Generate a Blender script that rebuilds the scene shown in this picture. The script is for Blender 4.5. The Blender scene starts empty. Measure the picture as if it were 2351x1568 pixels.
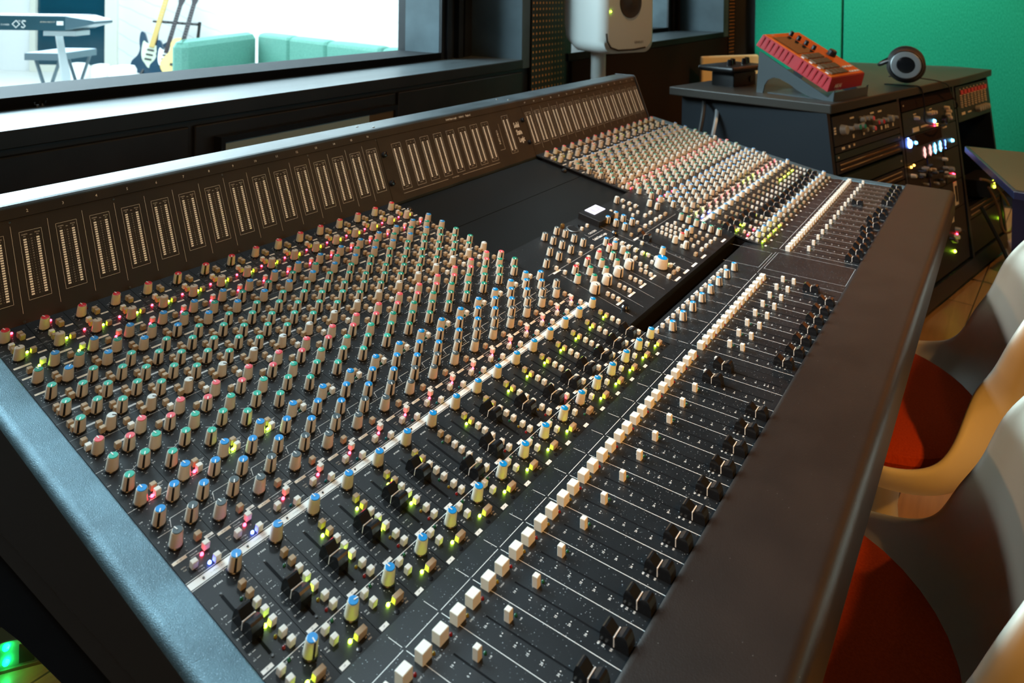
import bpy, math, random
from mathutils import Matrix, Vector
random.seed(7)
R = math.radians
sc = bpy.context.scene
col = sc.collection

# ------------------------------------------------------------------ camera
W_, H_ = 2351, 1568
F_, CX, CY = 1642.4, 1175.5, -9.8
CAM = Vector((-0.31297, -0.90898, 1.27844))
YAW, PIT, ROL = 0.61335, 0.00784, 0.01288
fw = Vector((math.cos(YAW) * math.cos(PIT), math.sin(YAW) * math.cos(PIT), -math.sin(PIT)))
rt0 = Vector((math.sin(YAW), -math.cos(YAW), 0)); up0 = rt0.cross(fw)
rt = math.cos(ROL) * rt0 + math.sin(ROL) * up0
up = -math.sin(ROL) * rt0 + math.cos(ROL) * up0
cd = bpy.data.cameras.new('camera'); cam = bpy.data.objects.new('camera', cd); col.objects.link(cam)
cam.matrix_world = Matrix(((rt.x, up.x, -fw.x, CAM.x), (rt.y, up.y, -fw.y, CAM.y), (rt.z, up.z, -fw.z, CAM.z), (0, 0, 0, 1)))
cd.sensor_fit = 'HORIZONTAL'; cd.sensor_width = 36.0
cd.lens = F_ / W_ * 36.0
cd.shift_x = 0.0
cd.shift_y = (CY - H_ / 2) / W_
cd.clip_start = 0.02; cd.clip_end = 60
cd.dof.use_dof = True; cd.dof.focus_distance = 0.90; cd.dof.aperture_fstop = 9.0
sc.camera = cam

# ------------------------------------------------------------------ world, light, exposure
wd = bpy.data.worlds.new('world'); sc.world = wd; wd.use_nodes = True
wd.node_tree.nodes['Background'].inputs[0].default_value = (0.35, 0.5, 0.6, 1)
wd.node_tree.nodes['Background'].inputs[1].default_value = 0.02
sc.view_settings.view_transform = 'Standard'; sc.view_settings.look = 'None'
sc.view_settings.exposure = 0.15; sc.view_settings.gamma = 1.0
sc.view_settings.use_curve_mapping = False

def area(name, loc, target, size, power, color, size_y=None, spread=None):
    l = bpy.data.lights.new(name, 'AREA'); l.energy = power; l.color = color
    l.shape = 'RECTANGLE'; l.size = size; l.size_y = size_y or size
    if spread: l.spread = spread
    o = bpy.data.objects.new(name, l); col.objects.link(o)
    o.location = loc
    d = Vector(target) - Vector(loc)
    o.rotation_euler = d.to_track_quat('-Z', 'Y').to_euler()
    return o
def spot(name, loc, target, power, color, angle=80, blend=0.6, r=0.05):
    l = bpy.data.lights.new(name, 'SPOT'); l.energy = power; l.color = color
    l.spot_size = R(angle); l.spot_blend = blend; l.shadow_soft_size = r
    o = bpy.data.objects.new(name, l); col.objects.link(o)
    o.location = loc
    d = Vector(target) - Vector(loc)
    o.rotation_euler = d.to_track_quat('-Z', 'Y').to_euler()
    return o
COOL = (0.72, 0.92, 1.0); WARM = (1.0, 0.52, 0.17)
# live room ceiling light beyond the window, then two added lights
area('live_room_light', (2.5, 6.0, 3.3), (2.5, 6.0, 0), 7.0, 420, COOL, 6.0)
area('studio_high_glow', (3.9, 8.6, 2.35), (0.6, 0.0, 1.0), 9.0, 330, COOL, 1.5)  # unseen bright strip added to whiten the sill reflection
area('live_room_cool_fill', (0.2, 3.0, 2.7), (0.9, -0.2, 0.9), 2.4, 300, (0.62, 0.88, 1.0), 1.2)  # unseen area added to strengthen the cool light through the glass
# warm ceiling spots of the control room, and added fills as noted
spot('ceiling_spot', (-0.9, -2.0, 2.3), (0.25, 0.05, 0.95), 62, WARM, 44, 0.9)
spot('cool_fill_013', (-0.5, 0.15, 2.5), (1.35, -0.28, 0.85), 75, (0.90, 0.97, 1.0), 38, 0.7, 0.06)  # added cool fill for the middle and right knobs
spot('cool_fill_014', (-0.5, 0.15, 2.5), (0.25, -0.3, 0.85), 22, (0.78, 0.95, 1.0), 42, 0.7, 0.06)  # second added cool fill, aimed at the near strips
spot('ceiling_spot.001', (2.1, -1.75, 2.6), (2.0, -0.3, 0.9), 8, WARM, 75)
spot('ceiling_spot.002', (1.5, -2.3, 2.6), (1.35, -0.8, 0.5), 45, WARM, 60)
spot('ceiling_spot.003', (3.2, -2.0, 2.6), (3.3, -0.6, 0.8), 70, WARM, 50)
spot('ceiling_spot.004', (0.1, -2.2, 2.6), (1.0, -0.95, 0.45), 80, (1.0, 0.42, 0.06), 46)
spot('ceiling_spot.005', (3.9, -0.3, 2.6), (4.9, -0.3, 0.7), 110, (0.80, 1.0, 0.92), 60)
spot('wall_wash_008', (4.0, -2.0, 2.65), (5.0, -1.6, 1.8), 170, WARM, 100)  # added to warm the wall mirrored in the fader panels
spot('wall_wash_011', (4.1, -0.2, 2.7), (5.0, 0.0, 2.0), 70, WARM, 80)  # added wash for the upper wall mirrored in the armrest
spot('warm_fill_012', (-0.6, 0.45, 2.3), (1.3, -0.85, 0.6), 34, WARM, 36, 0.5, 0.03)  # added warm fill for the chair interiors
spot('cool_fill_009', (0.9, 0.25, 2.6), (0.8, -0.25, 0.8), 26, (0.80, 0.95, 1.0), 58, 0.5, 0.12)  # added cool top light, left half of the console
spot('cool_fill_010', (1.9, 0.25, 2.6), (1.7, -0.25, 0.8), 34, (0.80, 0.95, 1.0), 58, 0.5, 0.12)  # added cool top light, right half of the console
area('rear_window_light', (2.2, -3.6, 1.7), (1.2, -0.5, 0.8), 2.4, 8, (0.72, 1.0, 0.82), 1.0)
spot('warm_fill_007', (-0.6, -2.4, 2.5), (1.0, -0.9, 0.5), 110, (1.0, 0.42, 0.05), 42)  # added warm fill for the outside of the chair shells
spot('ceiling_spot.006', (1.9, 0.0, 2.6), (2.4, 0.45, 1.0), 30, WARM, 60)

# ------------------------------------------------------------------ helpers
def at(u, v, depth):
    d = fw + rt * ((u - CX) / F_) - up * ((v - CY) / F_)
    return CAM + d * depth
MATS = {}
def mat(name, c, rough=0.5, metal=0.0, spec=0.5, em=None, es=0.0, coat=0.0):
    m = bpy.data.materials.new(name); m.use_nodes = True
    b = m.node_tree.nodes['Principled BSDF']
    b.inputs['Base Color'].default_value = (c[0], c[1], c[2], 1)
    b.inputs['Roughness'].default_value = rough; b.inputs['Metallic'].default_value = metal
    b.inputs['Specular IOR Level'].default_value = spec
    if coat: b.inputs['Coat Weight'].default_value = coat
    if em: b.inputs['Emission Color'].default_value = (*em, 1); b.inputs['Emission Strength'].default_value = es
    MATS[name] = m
    return m
def nd(m, t): return m.node_tree.nodes.new(t)
def lk(m, a, b): m.node_tree.links.new(a, b)
def posn(m, scale=1.0, obj=False):
    if obj: g = nd(m, 'ShaderNodeTexCoord'); out = g.outputs['Object']
    else: g = nd(m, 'ShaderNodeNewGeometry'); out = g.outputs['Position']
    return out
def dusty(m, c, dustc=(0.5, 0.55, 0.55), scale=260, thr=0.10, amt=0.8, bump=0.0, bscale=900, var=0.25, cov=0.55):
    """panel paint with dust specks and soft wear"""
    b = m.node_tree.nodes['Principled BSDF']; p = posn(m)
    vo = nd(m, 'ShaderNodeTexVoronoi'); vo.inputs['Scale'].default_value = scale; lk(m, p, vo.inputs['Vector'])
    lt = nd(m, 'ShaderNodeMath'); lt.operation = 'LESS_THAN'; lt.inputs[1].default_value = thr; lk(m, vo.outputs['Distance'], lt.inputs[0])
    no = nd(m, 'ShaderNodeTexNoise'); no.inputs['Scale'].default_value = 18; no.inputs['Detail'].default_value = 4; lk(m, p, no.inputs['Vector'])
    sep = nd(m, 'ShaderNodeSeparateColor'); lk(m, vo.outputs['Color'], sep.inputs[0])
    gt = nd(m, 'ShaderNodeMath'); gt.operation = 'GREATER_THAN'; gt.inputs[1].default_value = cov; lk(m, sep.outputs[0], gt.inputs[0])
    mu = nd(m, 'ShaderNodeMath'); mu.operation = 'MULTIPLY'; lk(m, lt.outputs[0], mu.inputs[0]); lk(m, gt.outputs[0], mu.inputs[1])
    mu2 = nd(m, 'ShaderNodeMath'); mu2.operation = 'MULTIPLY'; lk(m, mu.outputs[0], mu2.inputs[0]); lk(m, sep.outputs[1], mu2.inputs[1])
    mu3 = nd(m, 'ShaderNodeMath'); mu3.operation = 'MULTIPLY'; mu3.inputs[1].default_value = amt; lk(m, mu2.outputs[0], mu3.inputs[0])
    r = nd(m, 'ShaderNodeMapRange'); r.inputs['From Min'].default_value = 0.35; r.inputs['From Max'].default_value = 0.7
    r.inputs['To Min'].default_value = 1 - var; r.inputs['To Max'].default_value = 1 + var; lk(m, no.outputs['Fac'], r.inputs['Value'])
    base = nd(m, 'ShaderNodeMix'); base.data_type = 'RGBA'; base.blend_type = 'MULTIPLY'; base.inputs['Factor'].default_value = 1
    base.inputs[6].default_value = (*c, 1); lk(m, r.outputs[0], base.inputs[7])
    mx = nd(m, 'ShaderNodeMix'); mx.data_type = 'RGBA'; lk(m, mu3.outputs[0], mx.inputs['Factor']); lk(m, base.outputs[2], mx.inputs[6]); mx.inputs[7].default_value = (*dustc, 1)
    lk(m, mx.outputs[2], b.inputs['Base Color'])
    if bump:
        n2 = nd(m, 'ShaderNodeTexNoise'); n2.inputs['Scale'].default_value = bscale; n2.inputs['Detail'].default_value = 2; lk(m, p, n2.inputs['Vector'])
        bp = nd(m, 'ShaderNodeBump'); bp.inputs['Strength'].default_value = bump; bp.inputs['Distance'].default_value = 0.0006
        lk(m, n2.outputs['Fac'], bp.inputs['Height']); lk(m, bp.outputs[0], b.inputs['Normal'])
    return m
def noisy(m, c1, c2, scale=(8, 8, 8), detail=5, bump=0.0, bdist=0.002, lo=0.35, hi=0.65):
    b = m.node_tree.nodes['Principled BSDF']; p = posn(m)
    mp = nd(m, 'ShaderNodeMapping'); mp.inputs['Scale'].default_value = scale; lk(m, p, mp.inputs['Vector'])
    n = nd(m, 'ShaderNodeTexNoise'); n.inputs['Scale'].default_value = 1; n.inputs['Detail'].default_value = detail; lk(m, mp.outputs[0], n.inputs['Vector'])
    r = nd(m, 'ShaderNodeValToRGB'); r.color_ramp.elements[0].position = lo; r.color_ramp.elements[1].position = hi
    r.color_ramp.elements[0].color = (*c1, 1); r.color_ramp.elements[1].color = (*c2, 1)
    lk(m, n.outputs['Fac'], r.inputs[0]); lk(m, r.outputs[0], b.inputs['Base Color'])
    if bump:
        bp = nd(m, 'ShaderNodeBump'); bp.inputs['Strength'].default_value = bump; bp.inputs['Distance'].default_value = bdist
        lk(m, n.outputs['Fac'], bp.inputs['Height']); lk(m, bp.outputs[0], b.inputs['Normal'])
    return m

class MB:
    def __init__(s): s.v = []; s.f = []; s.mi = []; s.mats = []; s.sm = []
    def mid(s, m):
        if isinstance(m, str): m = MATS[m]
        if m not in s.mats: s.mats.append(m)
        return s.mats.index(m)
    def add(s, vs, fs, m, M=None, smooth=False):
        k = len(s.v); i = s.mid(m)
        for q in vs: s.v.append(tuple(M @ Vector(q)) if M is not None else tuple(q))
        for f in fs: s.f.append([a + k for a in f]); s.mi.append(i); s.sm.append(smooth)
        return s
    def box(s, x0, x1, y0, y1, z0, z1, m, M=None, c=0.0, cb=False):
        """box with chamfered top (c) and, with cb, chamfered bottom too"""
        if not c:
            vs = [(x0,y0,z0),(x1,y0,z0),(x1,y1,z0),(x0,y1,z0),(x0,y0,z1),(x1,y0,z1),(x1,y1,z1),(x0,y1,z1)]
            return s.add(vs, [(3,2,1,0),(4,5,6,7),(0,1,5,4),(1,2,6,5),(2,3,7,6),(3,0,4,7)], m, M)
        def ring(d, z):  # octagonal corners
            k = c if d == 0 else 0.0
            a, b_, e, g = x0 + d, x1 - d, y0 + d, y1 - d; q = c * 0.6
            return [(a+q,e,z),(b_-q,e,z),(b_,e+q,z),(b_,g-q,z),(b_-q,g,z),(a+q,g,z),(a,g-q,z),(a,e+q,z)]
        rs = ([ring(c, z0), ring(0, z0 + c)] if cb else [ring(0, z0)]) + [ring(0, z1 - c), ring(c * 0.3, z1 - c * 0.3), ring(c, z1)]
        vs = [p for r_ in rs for p in r_]; fs = [tuple(range(7, -1, -1)), tuple(range((len(rs)-1)*8, len(rs)*8))]
        for i in range(len(rs) - 1):
            for j in range(8): fs.append((i*8+j, i*8+(j+1) % 8, (i+1)*8+(j+1) % 8, (i+1)*8+j))
        return s.add(vs, fs, m, M)
    def prism(s, poly, x0, x1, m, M=None, smooth=False):
        """polygon in YZ pulled along X"""
        n = len(poly)
        a2 = sum(poly[i][0]*poly[(i+1) % n][1] - poly[(i+1) % n][0]*poly[i][1] for i in range(n))
        if a2 < 0: poly = poly[::-1]
        vs = [(x0, y, z) for y, z in poly] + [(x1, y, z) for y, z in poly]
        fs = [tuple(range(n))[::-1], tuple(range(n, 2*n))] + [(i, (i+1) % n, n+(i+1) % n, n+i) for i in range(n)]
        return s.add(vs, fs, m, M, smooth)
    def plate(s, poly, z0, z1, m, M=None):
        """polygon in XY with thickness"""
        n = len(poly)
        a2 = sum(poly[i][0]*poly[(i+1) % n][1] - poly[(i+1) % n][0]*poly[i][1] for i in range(n))
        if a2 < 0: poly = poly[::-1]
        vs = [(x, y, z0) for x, y in poly] + [(x, y, z1) for x, y in poly]
        fs = [tuple(range(n))[::-1], tuple(range(n, 2*n))] + [(i, (i+1) % n, n+(i+1) % n, n+i) for i in range(n)]
        return s.add(vs, fs, m, M)
    def lathe(s, prof, n, m, M=None, smooth=True, cap=True, rib=0.0):
        vs = []
        for r, h in prof:
            for k in range(n):
                a = 2 * math.pi * k / n; q = r * (1 - (rib if k % 2 else 0))
                vs.append((q * math.cos(a), q * math.sin(a), h))
        fs = []
        for i in range(len(prof) - 1):
            for k in range(n): fs.append((i*n+k, i*n+(k+1) % n, (i+1)*n+(k+1) % n, (i+1)*n+k))
        if cap: fs.append(tuple(range((len(prof)-1)*n, len(prof)*n))); fs.append(tuple(range(n))[::-1])
        return s.add(vs, fs, m, M, smooth)
    def tube(s, pts, r, m, n=8, M=None):
        pts = [Vector(p) for p in pts]; vs = []; fs = []
        prev = None
        for i, p in enumerate(pts):
            t = (pts[min(i+1, len(pts)-1)] - pts[max(i-1, 0)]).normalized()
            a = prev if prev is not None else (Vector((0, 0, 1)) if abs(t.z) < 0.9 else Vector((1, 0, 0)))
            x = (a - t * a.dot(t)).normalized(); y = t.cross(x); prev = x
            rr = r[i] if isinstance(r, (list, tuple)) else r
            for k in range(n):
                an = 2*math.pi*k/n; vs.append(p + x*(rr*math.cos(an)) + y*(rr*math.sin(an)))
        for i in range(len(pts)-1):
            for k in range(n): fs.append((i*n+k, i*n+(k+1) % n, (i+1)*n+(k+1) % n, (i+1)*n+k))
        fs.append(tuple(range(n))[::-1]); fs.append(tuple(range((len(pts)-1)*n, len(pts)*n)))
        return s.add(vs, fs, m, M, True)
    def line(s, x0, y0, x1, y1, w, m, M, z=0.0):
        d = Vector((x1-x0, y1-y0)); L = d.length or 1; nx, ny = -d.y/L*w/2, d.x/L*w/2
        return s.add([(x0-nx*1, y0-ny, z), (x1-nx, y1-ny, z), (x1+nx, y1+ny, z), (x0+nx, y0+ny, z)], [(0, 1, 2, 3)], m, M)
    def text(s, t, x, y, size, m, M, z=0.0, align='C', sx=1.0, bold=0.0, rot=0.0):
        vs, fs, w = glyphs(t, bold)
        ox = {'C': -w/2, 'L': 0, 'R': -w}[align]
        T = Matrix.Translation((x, y, z)) @ Matrix.Rotation(rot, 4, 'Z')
        MM = (M @ T) if M is not None else T
        s.add([((a+ox)*size*sx, (b-0.35)*size, 0) for a, b in vs], fs, m, MM)
        return s
    def build(s, name, parent=None, M=None, bevel=0.0, seg=2, sharp=35, subsurf=0):
        me = bpy.data.meshes.new(name); me.from_pydata(s.v, [], s.f)
        for m in s.mats: me.materials.append(m)
        me.polygons.foreach_set('material_index', s.mi)
        me.polygons.foreach_set('use_smooth', s.sm)
        me.update()
        if any(s.sm):
            try: me.set_sharp_from_angle(angle=R(sharp))
            except Exception: pass
        return link(name, me, parent, M, bevel, seg, subsurf)
_g = {}
def glyphs(t, bold=0.0):
    k = (t, bold)
    if k in _g: return _g[k]
    cu = bpy.data.curves.new('t', 'FONT'); cu.body = t; cu.size = 1.0; cu.resolution_u = 1; cu.offset = bold
    o = bpy.data.objects.new('t', cu); me = bpy.data.meshes.new_from_object(o)
    vs = [(v.co.x, v.co.y) for v in me.vertices]; fs = [tuple(p.vertices) for p in me.polygons]
    # make every face look up
    out = []
    for f in fs:
        a = sum(vs[f[i]][0]*vs[f[(i+1) % len(f)]][1] - vs[f[(i+1) % len(f)]][0]*vs[f[i]][1] for i in range(len(f)))
        out.append(f if a > 0 else f[::-1])
    x0 = min([q[0] for q in vs] or [0]); x1 = max([q[0] for q in vs] or [0])
    vs = [(a-x0, b) for a, b in vs]
    bpy.data.objects.remove(o); bpy.data.meshes.remove(me); bpy.data.curves.remove(cu)
    _g[k] = (vs, out, x1-x0); return _g[k]
WM = {}
def link(name, data, parent=None, M=None, bevel=0.0, seg=2, subsurf=0):
    o = bpy.data.objects.new(name, data); col.objects.link(o)
    M = M if M is not None else Matrix.Identity(4)
    if parent is not None:
        o.parent = parent; o.matrix_parent_inverse = WM[parent.name].inverted()
    o.matrix_basis = M; WM[o.name] = M.copy()
    if bevel:
        b = o.modifiers.new('bevel', 'BEVEL'); b.width = bevel; b.segments = seg; b.limit_method = 'ANGLE'; b.angle_limit = R(40)
    if subsurf:
        b = o.modifiers.new('sub', 'SUBSURF'); b.levels = subsurf; b.render_levels = subsurf
    return o
def tag(o, label, cat, group=None, kind=None):
    o['label'] = label; o['category'] = cat
    if group: o['group'] = group
    if kind: o['kind'] = kind
    return o
def thing(name, loc, label, cat, group=None, rz=0.0):
    return tag(link(name, None, None, Matrix.Translation(loc) @ Matrix.Rotation(rz, 4, 'Z')), label, cat, group)
def struct(name, mb, **k):
    o = mb.build(name, **k); o['kind'] = 'structure'; return o
def wrl(t): return WM[t.name]

# ------------------------------------------------------------------ materials
dusty(mat('panel', (0.02, 0.023, 0.025), 0.42, spec=0.35), (0.011, 0.013, 0.015), scale=420, thr=0.13, amt=0.5, cov=0.55, bump=0.12)
dusty(mat('front_panel', (0.012, 0.015, 0.018), 0.36), (0.008, 0.010, 0.012), dustc=(0.55, 0.62, 0.66), scale=420, thr=0.16, amt=0.75, cov=0.35, bump=0.10)
mat('blank', (0.005, 0.006, 0.006), 0.45, spec=0.25)
mat('chassis', (0.004, 0.004, 0.005), 0.7, spec=0.1)
dusty(mat('trim_paint_sheen', (0.09, 0.13, 0.15), 0.48, metal=0.55), (0.11, 0.19, 0.23), dustc=(0.6, 0.8, 0.9), scale=900, thr=0.25, amt=0.55, cov=0.5, bump=0.9, bscale=1500)  # metallic paint; bluish window sheen and glints put into its colours
mat('trim_side', (0.016, 0.011, 0.007), 0.55)
dusty(mat('leather', (0.05, 0.035, 0.028), 0.40), (0.018, 0.012, 0.009), dustc=(0.5, 0.5, 0.5), scale=160, thr=0.05, amt=0.7, cov=0.6, bump=0.25, bscale=700, var=0.15)
mat('edge_dark', (0.02, 0.018, 0.014), 0.3)
dusty(mat('bridge_face', (0.03, 0.02, 0.011), 0.5), (0.024, 0.013, 0.004), scale=300, thr=0.05, amt=0.2, cov=0.8)
dusty(mat('bridge_top', (0.04, 0.05, 0.055), 0.38), (0.045, 0.058, 0.064), dustc=(0.5, 0.6, 0.65), scale=500, thr=0.12, amt=0.4, cov=0.5, bump=0.2)
mat('ivory', (0.60, 0.53, 0.43), 0.45); mat('ivory_lip', (0.72, 0.66, 0.56), 0.4)
mat('ink', (0.88, 0.88, 0.85), 0.6); mat('ink_dim', (0.55, 0.56, 0.56), 0.6); mat('ink_tan', (0.80, 0.70, 0.56), 0.6)
mat('black', (0.008, 0.008, 0.009), 0.35); mat('black_gloss', (0.010, 0.011, 0.013), 0.18, spec=0.6)
mat('cap_red', (0.62, 0.02, 0.03), 0.4); mat('cap_pink', (0.80, 0.10, 0.13), 0.4)
mat('cap_blue', (0.01, 0.22, 0.55), 0.4); mat('cap_lblue', (0.0, 0.26, 0.66), 0.35)
mat('cap_green', (0.0, 0.26, 0.17), 0.4); mat('cap_lgreen', (0.02, 0.42, 0.30), 0.4)
mat('cap_grey', (0.05, 0.075, 0.085), 0.4); mat('cap_white', (0.62, 0.65, 0.62), 0.4); mat('cap_tan', (0.55, 0.46, 0.34), 0.45)
mat('btn_white', (0.72, 0.69, 0.62), 0.45); mat('btn_tan', (0.42, 0.30, 0.18), 0.5)
mat('btn_big', (0.80, 0.77, 0.68), 0.4)
mat('led_red', (1, .05, .05), 0.3, em=(1, 0.02, 0.05), es=30); mat('led_green', (.5, 1, .1), 0.3, em=(0.55, 1.0, 0.02), es=45)
mat('led_blue', (.1, .2, 1), 0.3, em=(0.06, 0.12, 1.0), es=40)
mat('led_off_green', (0.01, 0.10, 0.05), 0.15); mat('led_off_red', (0.22, 0.008, 0.01), 0.15); mat('led_off_yellow', (0.22, 0.16, 0.01), 0.15); mat('led_off_teal', (0.0, 0.12, 0.16), 0.15)
mat('meter_led', (0.95, 0.84, 0.68), 0.4, em=(1.0, 0.72, 0.45), es=0.12)  # unlit segments; a faint warm glow is added to brighten them
mat('metal', (0.45, 0.45, 0.43), 0.35, 1.0); mat('metal_dark', (0.12, 0.12, 0.12), 0.35, 1.0)
mat('brass', (0.42, 0.22, 0.07), 0.35, 1.0)
P = 0.04
# tilted plane of the channel strips: v counts pitches down the slope
T = R(10.85)
O0 = Vector((0, 0.00258, 0.88087))
def SPM(x, v, h=0.0, a=0.0):
    p = Vector((x * P, O0.y - v * P * math.cos(T) - h * math.sin(T), O0.z - v * P * math.sin(T) + h * math.cos(T)))
    return Matrix.Translation(p) @ Matrix.Rotation(T, 4, 'X') @ Matrix.Rotation(R(-a), 4, 'Z')
def strip_frame(x0):  # local frame: x in metres from x0 pitches, y uphill from v=0
    return SPM(x0, 0)
ZF = 0.7828
def FPM(x, y, h=0.0, a=0.0): return Matrix.Translation((x * P, y, ZF + h)) @ Matrix.Rotation(R(-a), 4, 'Z')

# ================================================================== MIXING CONSOLE
con = thing('mixing_console', (0.88, -0.35, 0.0), 'large black mixing console with rows of coloured knobs, faders and a meter bridge', 'mixing console')
def V_(v): return (O0.y - v*P*math.cos(T), O0.z - v*P*math.sin(T))
yb, zb = V_(13.24)
# chassis body
mb = MB()
body = [(0.20, 0.62), (0.20, 0.86), (0.03, 0.874), (V_(0)[0], V_(0)[1]-0.006), (yb, zb-0.006), (-0.53, ZF-0.004), (-0.681, ZF-0.004), (-0.72, ZF-0.02), (-0.72, 0.72), (-0.45, 0.70), (-0.15, 0.66)]
mb.prism([(0.16, 0.62), (0.16, 0.86), (0.03, 0.868), (V_(0)[0], V_(0)[1]-0.006), (yb, zb-0.006), (-0.53, ZF-0.004), (-0.69, ZF-0.004), (-0.69, 0.725), (-0.15, 0.66)], 0.0, 16*P-0.0005, 'chassis')
mb.prism([(0.16, 0.62), (0.16, 0.86), (0.03, 0.868), (V_(0)[0], V_(0)[1]-0.006), (yb, zb-0.006), (-0.53, ZF-0.004), (-0.69, ZF-0.004), (-0.69, 0.725), (-0.15, 0.66)], 28*P+0.0005, 44*P, 'chassis')
ym, zm = V_(11.68)
mb.prism([(0.16, 0.62), (0.16, 0.86), (0.03, 0.858), (V_(0)[0], V_(0)[1]-0.014), (ym+0.004, zm-0.014), (ym+0.004, ZF-0.034), (-.474, ZF-0.034), (-.474, ZF-0.004), (-0.69, ZF-0.004), (-0.69, 0.725), (-0.15, 0.66)], 16*P-0.0005, 28*P+0.0005, 'chassis')
mb.build('chassis', con)
# front fader panels (flat)
for nm, x0, x1, y1 in (('fader_panel', 0, 16, yb-0.0008), ('fader_panel', 16, 28, -.476), ('fader_panel', 28, 44, yb-0.0008)):
    mb = MB(); mb.box(x0*P+0.0003, x1*P-0.0003, -0.684, y1, ZF-0.004, ZF, 'front_panel'); mb.build(nm, con)
# blank panel in the centre, behind the master section
mb = MB()
M0 = strip_frame(16)
mb.box(0.0006, 12*P-0.0006, -2.62*P, 0.5*P, -0.012, -0.008, 'blank', M0)
mb.box(0.0006, 12*P-0.0006, -5.62*P, -2.66*P, -0.012, -0.0078, 'blank', M0)
mb.lathe([(0.006, 0), (0.0065, 0.004), (0.004, 0.007)], 14, 'black_gloss', M0 @ Matrix.Translation((11.7*P, -1.68*P, -0.008)))
mb.lathe([(0.006, 0), (0.0065, 0.004), (0.004, 0.007)], 14, 'black_gloss', M0 @ Matrix.Translation((0.25*P, -0.25*P, -0.008)))
mb.build('blank_panel', con)
# channel strips
def panel_mesh():
    mb = MB(); mb.box(0.00025, P-0.00025, -13.24*P, 0.52*P, -0.003, 0, 'panel', c=0); return mb
first = None
strip_objs = []
me_strip = None
for k in list(range(16)) + list(range(28, 44)):
    if me_strip is None:
        o = panel_mesh().build('channel_strip', con, strip_frame(k)); me_strip = o.data
    else: o = link('channel_strip', me_strip, con, strip_frame(k))
    strip_objs.append((k, o))
# ---- legend printed on each strip (shared mesh)
KN = [ # x, v, cap, angle, family
 (.30, 0.00, 'red', -12), (.30, 0.97, 'tan', -12), (.86, 1.74, 'blue', -10), (.30, 2.16, 'green', -12), (.87, 2.54, 'lblue', -20),
 (.30, 2.95, 'lgreen', -145), (.87, 3.34, 'lgreen', -145), (.31, 3.73, 'lgreen', -145), (.87, 4.13, 'lgreen', -145), (.31, 4.51, 'lgreen', -145),
 (.86, 4.89, 'white', 135), (.31, 5.44, 'pink', -5), (.86, 5.79, 'pink', -145), (.31, 6.13, 'lgreen', -5), (.86, 6.48, 'lgreen', -145),
 (.31, 6.87, 'lgreen', -145), (.32, 7.40, 'lblue', -5), (.86, 7.75, 'lblue', -145), (.33, 8.15, 'lblue', -145), (.85, 8.52, 'grey', -145),
 (.31, 8.86, 'grey', -5), (.84, 10.14, 'lblue', 0), (.83, 12.55, 'lblue', 0)]
BT = [ # x, v, kind
 (.68, -.01, 't'), (.69, .14, 't'), (.33, .40, 'w'), (.32, .60, 't'), (.69, .88, 't'), (.69, 1.48, 'w'), (.30, 1.67, 't'), (.68, 2.25, 't'), (.68, 2.44, 't'),
 (.66, 3.09, 't'), (.65, 3.28, 't'), (.22, 3.46, 't'), (.22, 3.66, 't'), (.70, 3.86, 't'), (.68, 4.05, 't'), (.22, 4.22, 't'), (.22, 4.42, 't'), (.69, 4.66, 't'), (.67, 4.88, 't'),
 (.20, 4.98, 't'), (.20, 5.2, 'w'), (.70, 5.58, 't'), (.68, 7.23, 't'), (.68, 7.42, 'w'), (.70, 9.02, 't'), (.70, 9.32, 'w'), (.31, 9.54, 'w'), (.71, 9.72, 'w'),
 (.72, 10.58, 't'), (.72, 10.84, 't'), (.71, 11.09, 'w'), (.71, 11.33, 'w'), (.70, 11.59, 'w'), (.71, 11.90, 'w'), (.71, 12.15, 'w'),
 (.28, 12.43, 'w'), (.28, 12.69, 'w'), (.70, 12.96, 'r')]
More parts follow.
